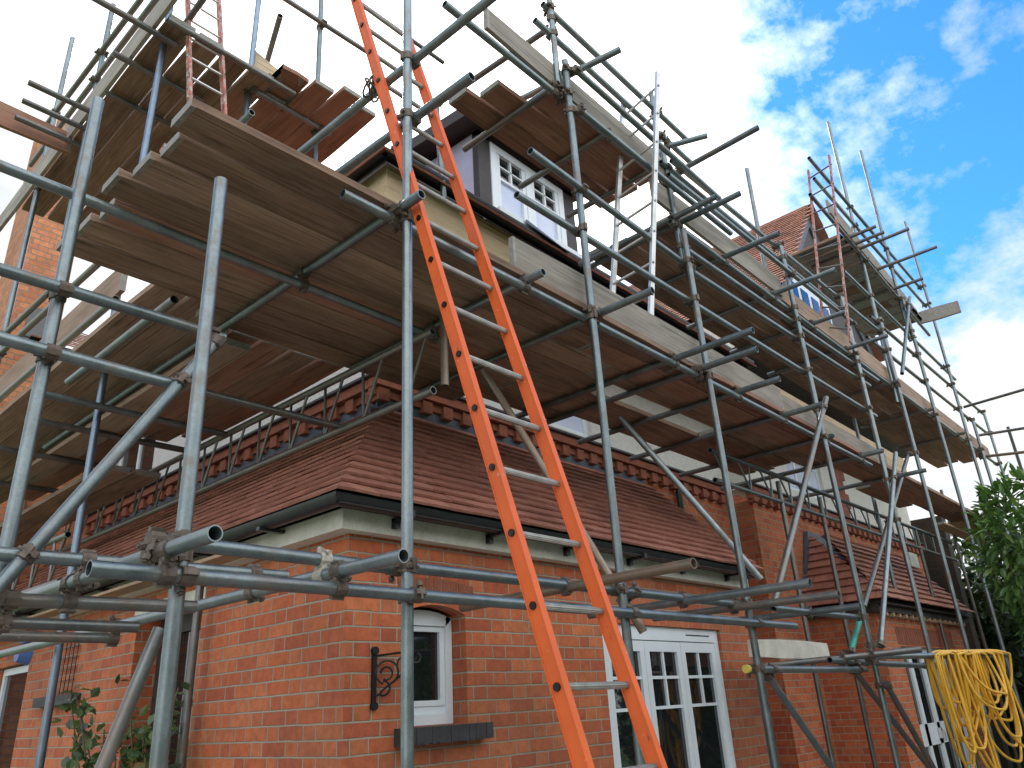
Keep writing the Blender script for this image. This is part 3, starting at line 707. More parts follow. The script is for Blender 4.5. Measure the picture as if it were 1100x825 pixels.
tube('thin upright among the bright glare left of the dormer', (3.4, 3.62, 5.3), (3.33, 3.62, 6.25), group=U)
tube('dark upright beside the side door', (2.30, 4.75, 0), (2.30, 4.75, 2.5), 'steel_dull', group=U)
# ledgers along the front
tube('long ledger tube under the front edge of the big platform', (1.63, 2.40, 3.765), (8.3, 2.40, 3.75), group=RL)
tube('guard rail tube starting in front of the dormer window, lower of two', (2.84, 2.40, 4.385), (8.93, 2.40, 4.45), group=RL)
tube('thick guard rail tube starting in front of the dormer window, upper of two', (2.87, 2.295, 4.66), (4.90, 2.40, 4.75), group=RL)
tube('guard rail right of the third upright, upper of the pair', (4.90, 2.405, 4.92), (9.4, 2.405, 5.03), group=RL)
tube('guard rail right of the third upright, lower of the pair', (4.92, 2.405, 4.73), (9.0, 2.405, 4.85), group=RL)
tube('ledger tube under the long upper right platform', (4.72, 2.41, 5.10), (15.6, 2.41, 5.13), group=RL)
tube('thick guard rail above the long upper right platform, nearest of three', (4.6, 2.30, 5.43), (8.65, 2.30, 5.50), group=RL)
tube('guard rail above the long upper right platform, middle of three', (4.7, 2.40, 5.67), (8.7, 2.40, 5.70), group=RL)
tube('guard rail above the long upper right platform, highest of three', (4.9, 2.40, 5.80), (10.1, 2.40, 5.92), group=RL)
tube('ledger tube of the highest middle platform', (2.3, 2.41, 5.50), (4.9, 2.41, 5.50), group=RL)
tube('upper ledger tube clamped below the highest toe board', (3.45, 2.30, 5.35), (5.6, 2.30, 5.34), group=RL)
tube('thick rail crossing behind the silver ladder top', (3.46, 2.30, 5.72), (5.5, 2.30, 5.66), group=RL)
tube('topmost guard rail sloping to the silver ladder top', (3.30, 2.42, 6.33), (5.30, 2.42, 6.28), group=RL)
tube('guard rail just below the topmost one', (3.19, 2.42, 6.08), (5.32, 2.42, 6.02), group=RL)
tube('rail at the right end, upper, running to the last upright', (9.8, 2.40, 6.05), (15.7, 2.40, 6.12), 'steel_dull', group=RL)
tube('rail at the right end, lower, running to the last upright', (9.4, 2.40, 5.62), (15.6, 2.40, 5.70), 'steel_dull', group=RL)
tube('upper rail right of the porch, under the top right platform', (9.2, 2.42, 6.5), (14.2, 2.42, 6.40), group=RL)
# low level ledgers
tube('thick low tube reaching from the nearest upright to the pole left of the ladder', (.99, 2.40, 2.135), (1.95, 2.40, 2.13), group=RL, pale=True)
tube('low tube passing behind the orange ladder and above the french doors', (2.0, 2.40, 2.14), (7.0, 2.40, 2.155), group=RL)
tube('lower parallel low tube with a yellow stained end, above the french doors', (.79, 2.30, 2.015), (5.4, 2.30, 2.02), group=RL)
tube('long thin low tube against the tiled roof at the left', (.60, 2.93, 2.15), (1.75, 2.86, 2.15), group=RL)
tube('dark low tube left of the nearest upright, highest of three', (.81, 3.02, 2.02), (1.45, 3.02, 2.03), 'steel_dull', group=RL)
tube('dark low tube left of the nearest upright, middle of three', (.80, 3.66, 2.02), (1.50, 3.66, 2.02), 'steel_dull', group=RL)
tube('dark low tube left of the nearest upright, lowest of three', (.90, 4.16, 2.02), (1.6, 4.16, 2.02), 'steel_dull', group=RL)
tube('low tube in front of the pale concrete board', (4.77, 2.40, 1.75), (6.86, 2.40, 1.74), group=RL)
tube('low tube above the porch door glazing', (6.2, 2.42, 1.81), (9.16, 2.42, 1.76), group=RL)
tube('low tube over which the yellow hose hangs', (6.65, 2.28, 1.83), (8.75, 1.73, 1.82), group=RL)
tube('dark low tube running back from the hose to the concrete board', (6.78, 1.92, 1.855), (6.1, 3.0, 1.80), 'steel_dull', group=RL)
# loading bay outriggers
tube('long tube crossing the upper left corner and passing under the big platform', (.25, 3.15, 3.73), (3.05, 3.15, 3.73), group=RL)
tube('left rail clamped to the thick upright, upper', (.30, 2.955, 3.17), (1.42, 2.955, 3.18), group=RL)
tube('left rail clamped to the thick upright, lower', (.30, 2.955, 2.91), (1.25, 2.955, 2.90), group=RL)
tube('dark tube under the boards ending on the left lattice girder', (1.72, 3.80, 3.27), (2.72, 3.86, 3.30), 'steel_dull', group=RL)
# tubes running back from the camera (Y direction)
tube('cross tube with its open end in front of the pole left of the ladder', (1.925, 2.20, 3.805), (1.88, 6.9, 3.80), group=CR)
for (x, ye, lab) in ((2.86, 2.26, 'cross tube end poking out right of the ladder, nearest to it'), (3.49, 1.96, 'long cross tube end poking out at the pole right of the ladder'), (4.44, 1.80, 'cross tube end poking out left of the third upright'),
                     (4.74, 1.92, 'cross tube end poking out just right of the third upright'), (5.38, 2.05, 'cross tube end above the lower right toe board, fifth from the left'), (6.2, 2.06, 'cross tube end touching the fourth upright'),
                     (7.13, 2.32, 'short cross tube end just right of the fourth upright'), (8.04, 2.17, 'cross tube end left of the bright diagonal brace'), (9.24, 2.11, 'cross tube end right of the bright diagonal brace')):
    tube(lab, (x, ye, 3.80), (x-.02, 3.98, 3.80), 'steel', group=CR)
for (x, ye, lab) in ((4.78, 2.02, 'upper cross tube end at the left end of the long platform, lower of two'), (4.88, 1.87, 'upper cross tube end at the left end of the long platform, upper of two'), (5.63, 1.90, 'long upper cross tube end in front of the red gable roof'),
                     (6.6, 1.80, 'upper cross tube end crossing the top of the fourth upright'), (7.53, 2.07, 'upper cross tube end above the broken toe board joint'), (8.47, 1.95, 'upper cross tube end crossing the fifth upright')):
    tube(lab, (x, ye, 5.16), (x-.02, 3.35, 5.15), 'steel', group=CR)
tube('dark upper cross tube under the long platform, first past the fifth upright', (9.9, 2.3, 5.13), (9.9, 3.3, 5.13), 'steel_dull', group=CR)
tube('dark upper cross tube under the long platform, second past the fifth upright', (11.4, 2.3, 5.13), (11.4, 3.3, 5.13), 'steel_dull', group=CR)
tube('dark upper cross tube under the long platform near its end', (13.0, 2.3, 5.13), (13.0, 3.3, 5.13), 'steel_dull', group=CR)
tube('guard rail running back from the pole left of the ladder, upper', (2.01, 1.70, 4.77), (1.985, 3.42, 4.80), group=RL)
tube('guard rail running back from the pole left of the ladder, lower, with an open end', (2.01, 1.93, 4.385), (1.985, 3.45, 4.42), group=RL)
tube('low cross tube at the nearest upright with its open end towards the viewer', (1.01, 2.03, 2.09), (.97, 3.75, 2.09), group=CR)
tube('low cross tube ending beside the pole left of the ladder', (1.62, 1.95, 2.075), (1.57, 6.2, 2.08), group=CR)
tube('brown rusty low cross tube above the french doors', (2.98, 1.66, 2.13), (3.08, 3.2, 2.13), 'steel_rusty', group=CR)
tube('low cross tube end in front of the right end of the lower gutter', (4.1, 1.62, 2.125), (4.12, 3.1, 2.125), group=CR)
tube('thin low cross tube end left of the porch roof', (4.75, 1.72, 2.12), (4.72, 3.0, 2.12), 'steel_dull', group=CR)
tube('low cross tube end just below the porch eaves', (5.95, 2.02, 2.15), (5.90, 3.1, 2.15), group=CR)
tube('dark cross tube under the highest middle platform, left', (3.32, 2.36, 5.545), (3.32, 3.3, 5.545), 'steel_dull', group=CR)
tube('dark cross tube under the highest middle platform, middle', (3.97, 2.42, 5.545), (3.97, 3.3, 5.545), 'steel_dull', group=CR)
tube('dark cross tube under the highest middle platform, right', (4.58, 2.42, 5.545), (4.58, 3.3, 5.545), 'steel_dull', group=CR)
tube('cross tube end at the top of the pole right of the ladder', (3.62, 2.02, 5.82), (3.42, 2.9, 5.78), group=ST)
tube('thin rail against the glare above the left end of the highest toe board', (3.42, 2.45, 6.22), (3.30, 4.6, 6.25), 'steel_dull', group=RL)
tube('short rail end at the highest guard rails', (5.02, 2.1, 5.95), (4.85, 2.6, 5.98), group=ST)
tube('long tube pointing up right into the blue sky', (5.04, 1.68, 5.78), (5.05, 2.6, 5.78), 'steel_dull', group=ST)
# left platform tubes
LX = 1.45
tube('outer guard rail of the top left platform, upper', (LX, 4.3, 7.06), (LX, 7.6, 7.24), 'steel_dull', group=RL)
tube('outer guard rail of the top left platform, lower', (LX, 4.1, 6.78), (LX, 7.6, 6.88), 'steel_dull', group=RL)
for (y, x0, x1, lab) in ((5.72, .95, 1.46, 'short tube end poking out at the far left, uppermost'), (5.96, .98, 1.47, 'short tube end poking out at the far left, middle'), (6.20, 1.0, 1.5, 'short tube end poking out at the far left, lowest'),
                         (4.58, .95, 1.6, 'tube crossing above the left poles at the top edge'), (5.42, 1.42, 2.0, 'tube end crossing the toe board of the top left platform'), (4.98, 1.30, 2.0, 'tube end crossing the boards of the top left platform'), (7.0, 1.2, 1.7, 'small tube end above the orange brick wing')):
    tube(lab, (x0, y, 6.30), (x1, y, 6.30), 'steel_dull', group=ST)
tube('tube under the front edge of the top left platform', (1.45, 4.42, 6.32), (2.5, 4.42, 6.32), 'steel_dull', group=RL)
tube('short tube end at the top corner of the top left platform', (1.6, 4.1, 6.5), (1.62, 4.6, 6.5), 'steel_dull', group=ST)
tube('guard rail high in the glare, upper, left of the ladder top', (2.15, 4.65, 8.15), (4.4, 4.65, 8.2), 'steel_dull', group=RL)
tube('guard rail high in the glare, lower, left of the ladder top', (2.15, 4.65, 7.55), (3.4, 4.65, 7.6), 'steel_dull', group=RL)
tube('rail between the two top left guard rails', (2.25, 4.3, 6.9), (2.5, 5.0, 6.9), 'steel_dull', group=ST)
tube('ledger tube along the underside of the plywood sheet', (2.25, 4.63, 6.34), (3.0, 4.63, 6.34), 'steel', group=RL)
tube('thin tube under the top left platform, running back', (1.90, 3.9, 5.4), (1.90, 6.4, 5.4), 'steel', group=RL)
tube('ledger under the tan toe board at the left', (LX, 4.5, 4.04), (LX, 8.2, 4.10), 'steel_dull', group=RL)
tube('rail in front of the orange brick wing, upper', (LX, 4.9, 4.50), (LX, 7.4, 4.60), 'steel_dull', group=RL)
tube('rail in front of the orange brick wing, lower', (LX, 5.9, 4.72), (LX, 7.8, 4.80), 'steel_dull', group=RL)
tube('bright thin tube under the left boards', (1.50, 3.75, 3.74), (1.49, 5.25, 3.74), group=RL)
tube('short blue-grey tube end under the left boards', (1.35, 5.2, 3.60), (2.6, 5.2, 3.60), group=CR)
tube('dark cross tube under the left boards, nearest', (1.45, 5.9, 3.66), (2.7, 5.9, 3.66), 'steel_dull', group=CR)
tube('dark cross tube under the left boards, second', (1.5, 6.7, 3.66), (2.7, 6.7, 3.66), 'steel_dull', group=CR)
tube('dark cross tube under the left boards, third', (1.5, 7.7, 3.66), (2.7, 7.7, 3.66), 'steel_dull', group=CR)
tube('olive upright tube under the boards above the corner of the roof', (2.73, 2.93, 3.3), (2.73, 2.93, 3.75), 'steel_rusty', group=ST)
# braces
tube('long bright diagonal brace at the left, behind the nearest upright', (1.36, 2.90, 3.12), (.70, 2.90, 1.98), group=BR, pale=True)
tube('diagonal brace behind the orange ladder, splashed with cement', (3.23, 3.10, 3.60), (3.66, 2.40, 1.94), 'steel_rusty', group=BR)
tube('diagonal brace right of the ladder descending to the third upright', (4.74, 3.10, 3.64), (5.30, 2.44, 2.35), group=BR)
tube('dull diagonal tube rising to the fourth upright', (5.08, 2.29, 2.12), (7.07, 2.29, 4.16), 'steel_dull', group=BR)
tube('bright pale diagonal tube left of the porch', (6.99, 2.28, 1.93), (8.88, 2.28, 3.97), group=BR, pale=True)
tube('dark diagonal tube crossing the bright pale one', (7.24, 2.43, 2.26), (10.0, 2.43, 4.22), 'steel_dull', group=BR)
tube('lower diagonal brace in front of the recess beside the french doors', (5.15, 2.44, 1.71), (6.05, 2.44, .98), group=BR)
tube('dark lower diagonal brace in front of the porch door, longer', (6.68, 2.44, 1.76), (8.15, 2.44, .84), 'steel_dull', group=BR)
tube('dark lower diagonal brace in front of the porch door, steeper', (6.95, 2.29, 1.62), (7.72, 2.29, .86), 'steel_dull', group=BR)
tube('pale diagonal tube under the outer end of the top right platform', (11.87, 2.29, 7.08), (10.15, 2.29, 5.30), group=BR)
tube('diagonal brace low behind the nearest upright', (1.27, 2.90, 1.93), (1.02, 2.90, 1.1), 'steel_dull', group=BR)
tube('short green sleeved tube hanging below a low tube left of the porch', (7.10, 2.45, 2.13), (6.76, 2.45, 1.88), 'green_paint', group=ST)
tube('leaning tube by the hedge at the right edge', (12.6, 1.6, 2.6), (11.2, 1.5, .8), 'steel_dull', group=BR)
# top right platform tubes (z about 7.1)
tube('ledger under the front edge of the top right platform', (8.1, 2.28, 7.04), (13.5, 2.48, 7.04), 'steel_dull', group=RL)
tube('upper guard rail beside the red access ladder, uppermost', (8.72, 2.36, 7.98), (13.6, 2.42, 7.95), group=RL)
tube('upper guard rail beside the red access ladder, lower', (8.72, 2.36, 7.65), (13.6, 2.42, 7.60), group=RL)
for (x, ye, lab) in ((9.49, 1.98, 'tube end at the left end of the top right platform, nearest of three'), (9.71, 1.95, 'tube end at the left end of the top right platform, middle of three'), (9.88, 1.69, 'tube end at the left end of the top right platform, longest of three'), (10.64, 1.56, 'long tube end pointing right below the tall uprights'), (11.43, 1.97, 'tube end pointing right near the projecting plank')):
    tube(lab, (x, ye, 7.09), (x, 3.0, 7.09), 'steel_dull', group=ST)
# rails passing out of the right edge
tube('tube running out of the picture at the right edge, highest of three', (14.4, 2.45, 5.95), (14.0, .4, 5.9), 'steel_dull', group=ST)
tube('tube running out of the picture at the right edge, middle of three', (14.8, 2.45, 5.52), (14.2, .4, 5.2), 'steel_dull', group=ST)
tube('reddish tube running out of the picture at the right edge, lowest of three', (14.4, 2.45, 5.05), (14.1, .4, 4.75), 'steel_rusty', group=ST)

objs = []
for t in TUBES:
    mb = MB(); mb.pipe(t['p'], t['q'], t['r'], 16 if t['p'].length < 4.5 else 12, bend=random.uniform(-.004, .004))
    o = mb.build('scaffold_tube', M[t['mat']], origin=t['p'], smooth=True)
    tag(o, t['label'], 'scaffold tube', t['group']); objs.append(o)
# couplers where tubes meet
def closest(p1, q1, p2, q2):
    d1 = q1-p1; d2 = q2-p2; r = p1-p2; a = d1.dot(d1); e = d2.dot(d2); f = d2.dot(r); b = d1.dot(d2); c = d1.dot(r)
    den = a*e-b*b
    if den < 1e-3*a*e: return None
    s = max(0, min(1, (b*f-c*e)/den)); t = (b*s+f)/e
    if t < 0 or t > 1:
        t = max(0, min(1, t)); s = max(0, min(1, (b*t-c)/a))
    return p1+d1*s, p2+d2*t
def collar(mb, c, d, r=.0305, h=.044, bolt=None):
    d = d.normalized(); mb.cyl(c-d*h/2, c+d*h/2, r, 12)
    b = (bolt-d*bolt.dot(d))
    b = b.normalized() if b.length > 1e-3 else d.orthogonal().normalized()
    s = d.cross(b)
    for sg in (-1, 1): mb.beam(c+s*sg*.030-d*.024, c+s*sg*.030+d*.024, .016, .022, b)
    mb.cyl(c+s*.032-b*.03, c+s*.032+b*.045, .0065, 6); mb.cyl(c+s*.032+b*.022, c+s*.032+b*.038, .013, 6)
ncoup = 0
for i in range(len(TUBES)):
    for j in range(i+1, len(TUBES)):
        a, b = TUBES[i], TUBES[j]
        r = closest(a['p'], a['q'], b['p'], b['q'])
        if not r: continue
        pa, pb = r; dist = (pa-pb).length
        if dist > .085: continue
        da = (a['q']-a['p']).normalized(); db = (b['q']-b['p']).normalized()
        n = da.cross(db).normalized()
        if random.random() < .5: n = -n
        mb = MB(); h1 = random.choice((1, -1))
        collar(mb, pa, da, bolt=db*h1+n*.3); collar(mb, pb, db, bolt=da*random.choice((1, -1))+n*.3)
        if dist > .03: mb.beam(pa, pb, .035, .035, da)
        pale = (a['pale'] or b['pale'])
        mb.build('coupler', M['coupler_pale'] if pale and random.random() < .14 else M['coupler'], objs[i], origin=pa); ncoup += 1
print('tubes', len(TUBES), 'couplers', ncoup)
# coloured end sleeves on tubes
for (c0, c1, m_, par) in (((4.80, 2.40, 1.75), (4.768, 2.40, 1.75), 'cap', 'low tube in front of the pale concrete board'),):
    for k, t in enumerate(TUBES):
        if t['label'] == par:
            mb = MB(); mb.cyl(c0, c1, TR+.002, 12); mb.build('end_cap', M[m_], objs[k], origin=c0)

# ------------------------------------------------------------------ lattice girders
def lattice(label, p, q, drop, pitch=.42, mat='steel_dull'):
    p = Vector(p); q = Vector(q); root = empty('lattice_girder', p, label, 'girder', 'lattice girders')
    dn = Vector((0, 0, -drop)); L = (q-p).length; d = (q-p)/L
    for a in (p, p+dn):
        mb = MB(); mb.pipe(a, a+d*L, .0242, 12); mb.build('chord', M[mat], root, origin=a, smooth=True)
    n = int(L/pitch)
    for k in range(n):
        a = p+d*(k*pitch+.05); b = a+d*pitch*.45+dn; c = a+d*pitch
        mb = MB(); mb.cyl(a, b, .010, 8); mb.cyl(b, b+Vector((0, 0, .001))-dn+d*.02, .010, 8); mb.build('lattice_bar', M[mat], root, origin=a, smooth=True)
    return root
lattice('dark lattice girder above the left roof, running back from the corner', (2.66, 2.95, 3.63), (2.60, 8.6, 3.63), .37, .40)
lattice('pale lattice girder above the brick wing at the right', (6.15, 3.10, 3.66), (13.9, 3.10, 3.68), .28, .46, 'steel')
# second short piece, far left, seen below the boards
lattice('short lattice girder at the far left below the boards', (1.95, 6.2, 2.95), (1.9, 9.6, 3.0), .34, .40)

# ------------------------------------------------------------------ boards
ordn = ['first', 'second', 'third', 'fourth', 'fifth', 'sixth', 'seventh', 'eighth', 'ninth', 'tenth', 'eleventh', 'twelfth']
def board(label, p, q, width=.222, th=.038, mat='board', group='scaffold boards', up=(0, 0, 1), bands=True, name='scaffold_board', cat='board', warp=.004):
    """p,q: centre line ends of the board; long axis becomes local X"""
    p = Vector(p); q = Vector(q); L = (q-p).length; d = (q-p)/L; u = Vector(up); s = u.cross(d).normalized(); u = d.cross(s)
    mb = MB(); n = max(2, int(L/.5)); ring = []
    tw = random.uniform(-warp, warp); bw = random.uniform(-warp, warp)
    for i in range(n+1):
        t = i/n; b = math.sin(math.pi*t)*bw
        ch = .012 if i in (0, n) else 0.
        w2 = width/2-ch
        for (a, c) in ((-1, -1), (1, -1), (1, 1), (-1, 1)):
            ring.append(((t*L), a*w2, c*th/2+b+a*tw*(t-.5)))
    fs = [(0, 1, 2, 3), tuple(4*n+k for k in (3, 2, 1, 0))]
    for i in range(n): fs += [(4*i+k, 4*(i+1)+k, 4*(i+1)+(k+1) % 4, 4*i+(k+1) % 4) for k in range(4)]
    mb.add(ring, fs)
    me = mb.mesh(name, M[mat]); o = bpy.data.objects.new(name, me); col.objects.link(o)
    mt = Matrix((d, s, u)).transposed().to_4x4(); mt.translation = p; o.matrix_world = mt
    tag(o, label, cat, group)
    if bands:
        for xx in (.012, L-.045):
            b = MB()
            if xx < 1: b.box(-.0015, xx+.008, -width/2+.012, width/2-.012, -th/2-.0012, th/2+.0012)
            else: b.box(xx+.025, L+.0015, -width/2+.012, width/2-.012, -th/2-.0012, th/2+.0012)
            me = b.mesh('end_band', M['band']); e = bpy.data.objects.new('end_band', me); col.objects.link(e); e.parent = o
    return o
# big lower platform, boards along X
Z1 = 3.855
starts = [.93, .98, .95, .90, .97, .94, .92]
for r in range(8):
    y = 2.505+r*.206
    x = starts[r] if r < 7 else 1.75; k = 0
    segs = [3.75, 3.6, 3.9, 2.4] if r % 2 == 0 else [2.9, 3.9, 3.6, 3.2]
    if r == 2: segs = [3.3, 3.9]
    if r == 3: segs = [3.64]
    if r in (4, 5): segs = [3.0, 3.9]
    if r == 6: segs = [3.9]
    if r == 7: segs = [2.1]
    for L in segs:
        if L is None: continue
        x1 = min(x+L, 14.6)
        if x1-x < .3: continue
        board('%s row from the front edge, %s board along, in the big lower platform' % (ordn[r], ordn[k]), (x, y, Z1+random.uniform(-.003, .003)), (x1-.012, y, Z1+random.uniform(-.003, .003)), .2, mat='board' if random.random() < .8 else 'board_red', group='boards of the big lower platform')
        x = x1; k += 1
for k, (x0, x1, y) in enumerate(((6.2, 7.8, 3.125), (9.6, 11.2, 2.92), (13.0, 16.0, 2.55), (13.0, 16.2, 2.78), (13.0, 15.8, 3.0))):
    board('%s patching board towards the right end of the big lower platform' % ordn[k], (x0, y, Z1-.002), (x1, y, Z1), .2, mat='ply' if k > 1 else 'board', group='boards of the big lower platform')
# upper long right platform
Z2 = 5.215
for r in range(4):
    y = 2.56+r*.206; x = 4.78+random.uniform(-.05, .08)
    for k, L in enumerate([3.9, 2.6, 3.9] if r % 2 else [2.4, 3.9, 3.9]):
        x1 = min(x+L, 15.3)
        board('%s row from the front edge, %s board along, in the long upper right platform' % (ordn[r], ordn[k]), (x, y, Z2), (x1-.012, y, Z2), .2, mat='board', group='boards of the long upper right platform'); x = x1
# highest middle platform
Z3 = 5.60
for r, (a, b) in enumerate(((3.36, 4.74), (3.05, 4.76), (2.94, 4.74))):
    board('%s board from the front edge in the highest middle platform' % ordn[r], (a, 2.56+r*.206, Z3), (b, 2.56+r*.206, Z3), .2, mat='board_red' if r < 3 else 'board', group='boards of the highest middle platform')
# top left platform, boards running back
Z4 = 6.37
for r in range(4):
    x = 1.56+r*.222
    board('%s board from the outer edge in the top left platform' % ordn[r], (x, 4.44+random.uniform(-.02, .03), Z4), (x, 7.6, Z4), .215 if r != 1 else .2, mat='board', group='boards of the top left platform')
for r in range(5):
    x = 2.44+r*.207; y0 = [4.66, 4.62, 4.22, 4.12, 4.2][r]
    board('%s board from the left in the platform behind the ladder top' % ordn[r], (x-.2, y0, Z4+.0), (x-.2, 7.0, Z4), .2, mat='board_red', group='boards of the top left platform')
board('short cut board lying across the others by the plywood sheet', (2.3, 4.62, Z4+.06), (2.62, 4.62, Z4+.06), .3, mat='board_red', group='boards of the top left platform')
board('second short cut board by the left end of the plywood sheet', (2.32, 4.40, Z4+.05), (2.56, 4.40, Z4+.05), .2, mat='board_red', group='boards of the top left platform')
for r in range(4):
    x = 2.10+r*.215; y0 = [4.07, 4.07, 4.08, 4.07][r]
    board('%s board along the left roof, just above the dark girder' % ordn[r], (x, y0, 3.86), (x, [9.4, 8.9, 6.3, 6.1][r], 3.86), .207, mat='board_red' if r % 2 else 'board', group='boards of the left side platform')
# left platform behind (under the roofline)
Z5 = 3.93
for r in range(3):
    x = 1.56+r*.212; y0 = [3.9, 3.9, 4.08, 4.1, 4.1, 4.6][r]
    y1 = [9, 9, 8.6, 8.4, 6.9, 6.6][r]
    board('%s board from the outer edge in the left side platform' % ordn[r], (x, y0, Z5), (x, y1, Z5), .205, mat='board', group='boards of the left side platform')
for r in range(2):
    x = 2.15+r*.24
    board('%s lower plank above the left roof, seen beyond the girder' % ordn[r], (x, 6.0, 3.45), (x, 9.6, 3.45), .21, mat='board', group='boards of the left side platform')
# top right platform
Z6 = 7.14
for r in range(12):
    x = 9.55+r*.30; 
    board('%s board from the left in the top right platform' % ordn[r], (x, 2.40+.02*random.random(), Z6), (x, 3.3, Z6), .28, mat='board', group='boards of the top right platform')
# toe boards
TB = 'toe boards'
up = (0, -1, 0)
board('grey weathered toe board along the front of the big platform, left length', (2.80, 2.432, 3.985), (6.3, 2.432, 3.975), .225, .03, 'toe', TB, up)
board('grey weathered toe board along the front of the big platform, right length', (6.0, 2.474, 3.97), (9.15, 2.474, 3.955), .225, .03, 'toe', TB, up)
board('broken ended toe board at the left of the long upper right platform', (4.56, 2.44, 5.36), (6.9, 2.44, 5.36), .225, .03, 'toe', TB, up)
board('middle toe board of the long upper right platform', (6.92, 2.46, 5.33), (10.2, 2.46, 5.33), .225, .03, 'toe_tan', TB, up)
board('tan toe board at the far end of the long upper right platform', (10.22, 2.46, 5.31), (15.4, 2.46, 5.31), .225, .03, 'toe_tan', TB, up)
board('toe board of the highest middle platform, its left end free in the glare', (2.68, 2.43, 5.70), (5.05, 2.43, 5.66), .20, .03, 'toe', TB, up)
board('toe board of the top right platform', (8.9, 2.33, 7.29), (13.1, 2.49, 7.27), .225, .03, 'toe', TB, up)
board('plank sticking out to the right from the top right platform', (12.98, 2.50, 7.17), (13.04, 1.86, 7.17), .225, .04, 'toe_tan', 'odd planks', (-1, 0, 0))
board('pale toe board on the outer edge of the top left platform', (1.42, 3.98, 6.45), (1.42, 8.2, 6.45), .225, .03, 'toe', TB, (1, 0, 0))
board('tan toe board of the left side platform in front of the brick wing', (LX+.03, 4.5, 4.21), (LX+.03, 8.6, 4.21), .225, .03, 'toe_tan', TB, (1, 0, 0))
board('reddish plank running out of the picture at the upper left', (.2, 6.3, 6.34), (1.46, 6.3, 6.34), .225, .04, 'board_red', 'odd planks', (0, -1, 0))
board('bright plank beside the nearest upright, under the boards', (1.98, 3.95, 3.70), (1.96, 7.6, 3.70), .2, .038, 'toe_tan', 'odd planks')
board('pale concrete coloured board behind the poles right of the french doors', (6.0, 2.95, 1.94), (7.53, 2.95, 1.94), .15, .04, 'concrete', 'odd planks', up, bands=False)
pl = MB(); pl.prism([(2.27, 4.72, 6.40), (2.97, 4.72, 6.40), (2.97, 4.72, 6.66), (2.27, 4.72, 6.86)], (0, .018, 0))
tag(pl.build('plywood_sheet', M['ply'], origin=(2.27, 4.72, 6.4)), 'tan plywood sheet standing between the two glare lit uprights', 'plywood')

# ------------------------------------------------------------------ ladders
def ladder(name, label, a0, a1, b0, b1, rungs, mat, rungmat, sw=.026, sd=.068, rr=.014, r0=.12, hole=False, depth_dir=None, wrap=None):
    """a: foot/top of one stile, b: foot/top of the other"""
    a0, a1, b0, b1 = map(Vector, (a0, a1, b0, b1)); root = empty(name, a0, label, 'ladder')
    side = (b0-a0).normalized()
    for (p, q) in ((a0, a1), (b0, b1)):
        d = (q-p).normalized(); n = side.cross(d).normalized()
        mb = MB(); mb.beam(p, q, sw, sd, n)
        mb.build('stile', mat, root, origin=p)
    n = rungs
    for k in range(n):
        t = (k+.5+r0)/(n+r0)
        p = a0.lerp(a1, t); q = b0.lerp(b1, t); e = (q-p).normalized()*.018
        mb = MB(); mb.cyl(p-e, q+e, rr, 10); mb.build('rung', rungmat, root, origin=p, smooth=True)
        if hole:
            mb = MB(); e = (q-p).normalized()
            mb.cyl(p-e*.022, p-e*.012, rr+.004, 12); mb.cyl(p-e*.0225, p-e*.02, rr-.003, 10); mb.build('rung_ferrule', M['iron'], root, origin=p)
    return root
# orange ladder: rungs measured from the photograph as one every 0.27 m
q0 = Vector((1.98828, 2.19522, 3.47099)); qd = Vector((.0062155, -.0749479, -.2595936))
def rg(i): return q0+qd*i
lad = empty('access_ladder', rg(13.37), 'long bright orange ladder with steel rungs leaning through the scaffold', 'ladder')
RW = Vector((.385, 0, 0))
nrm = Vector((1, 0, 0)).cross(qd.normalized())
for s, (lo, hi) in enumerate(((13.37, -8.15), (13.37, -8.0))):
    o_ = Vector((.0, 0, 0)) if s == 0 else None
    p = rg(lo)+(Vector((.385, 0, 0)) if s else Vector()); q = rg(hi)+(Vector((.388, 0, 0)) if s else Vector())
    mb = MB(); mb.beam(p, q, .024, .052, nrm)
    # rolled lips of the box section
    for e in (-1, 1): mb.beam(p+nrm*e*.0262, q+nrm*e*.0262, .031, .005, nrm)
    mb.build('stile', M['orange'], lad, origin=p)
for i in range(-8, 13):
    p = rg(i); w_ = .386; q = p+Vector((w_, 0, 0))
    mb = MB(); mb.cyl(p, q, .0115, 12)
    for k in range(12):
        a = 2*math.pi*k/12; off = Vector((0, math.cos(a), math.sin(a)))*.0115; mb.beam(p+off, q+off, .0022, .0022)
    mb.build('rung', M['rung'], lad, origin=p, smooth=True)
    mb = MB(); mb.cyl(p-Vector((.019, 0, 0)), p-Vector((.010, 0, 0)), .014, 12); mb.cyl(p-Vector((.0195, 0, 0)), p-Vector((.0185, 0, 0)), .009, 10); mb.build('rung_ferrule', M['iron'], lad, origin=p)
mb = MB(); mb.cyl((1.99, 2.30, 4.86), (2.06, 2.64, 4.9), .02, 8)
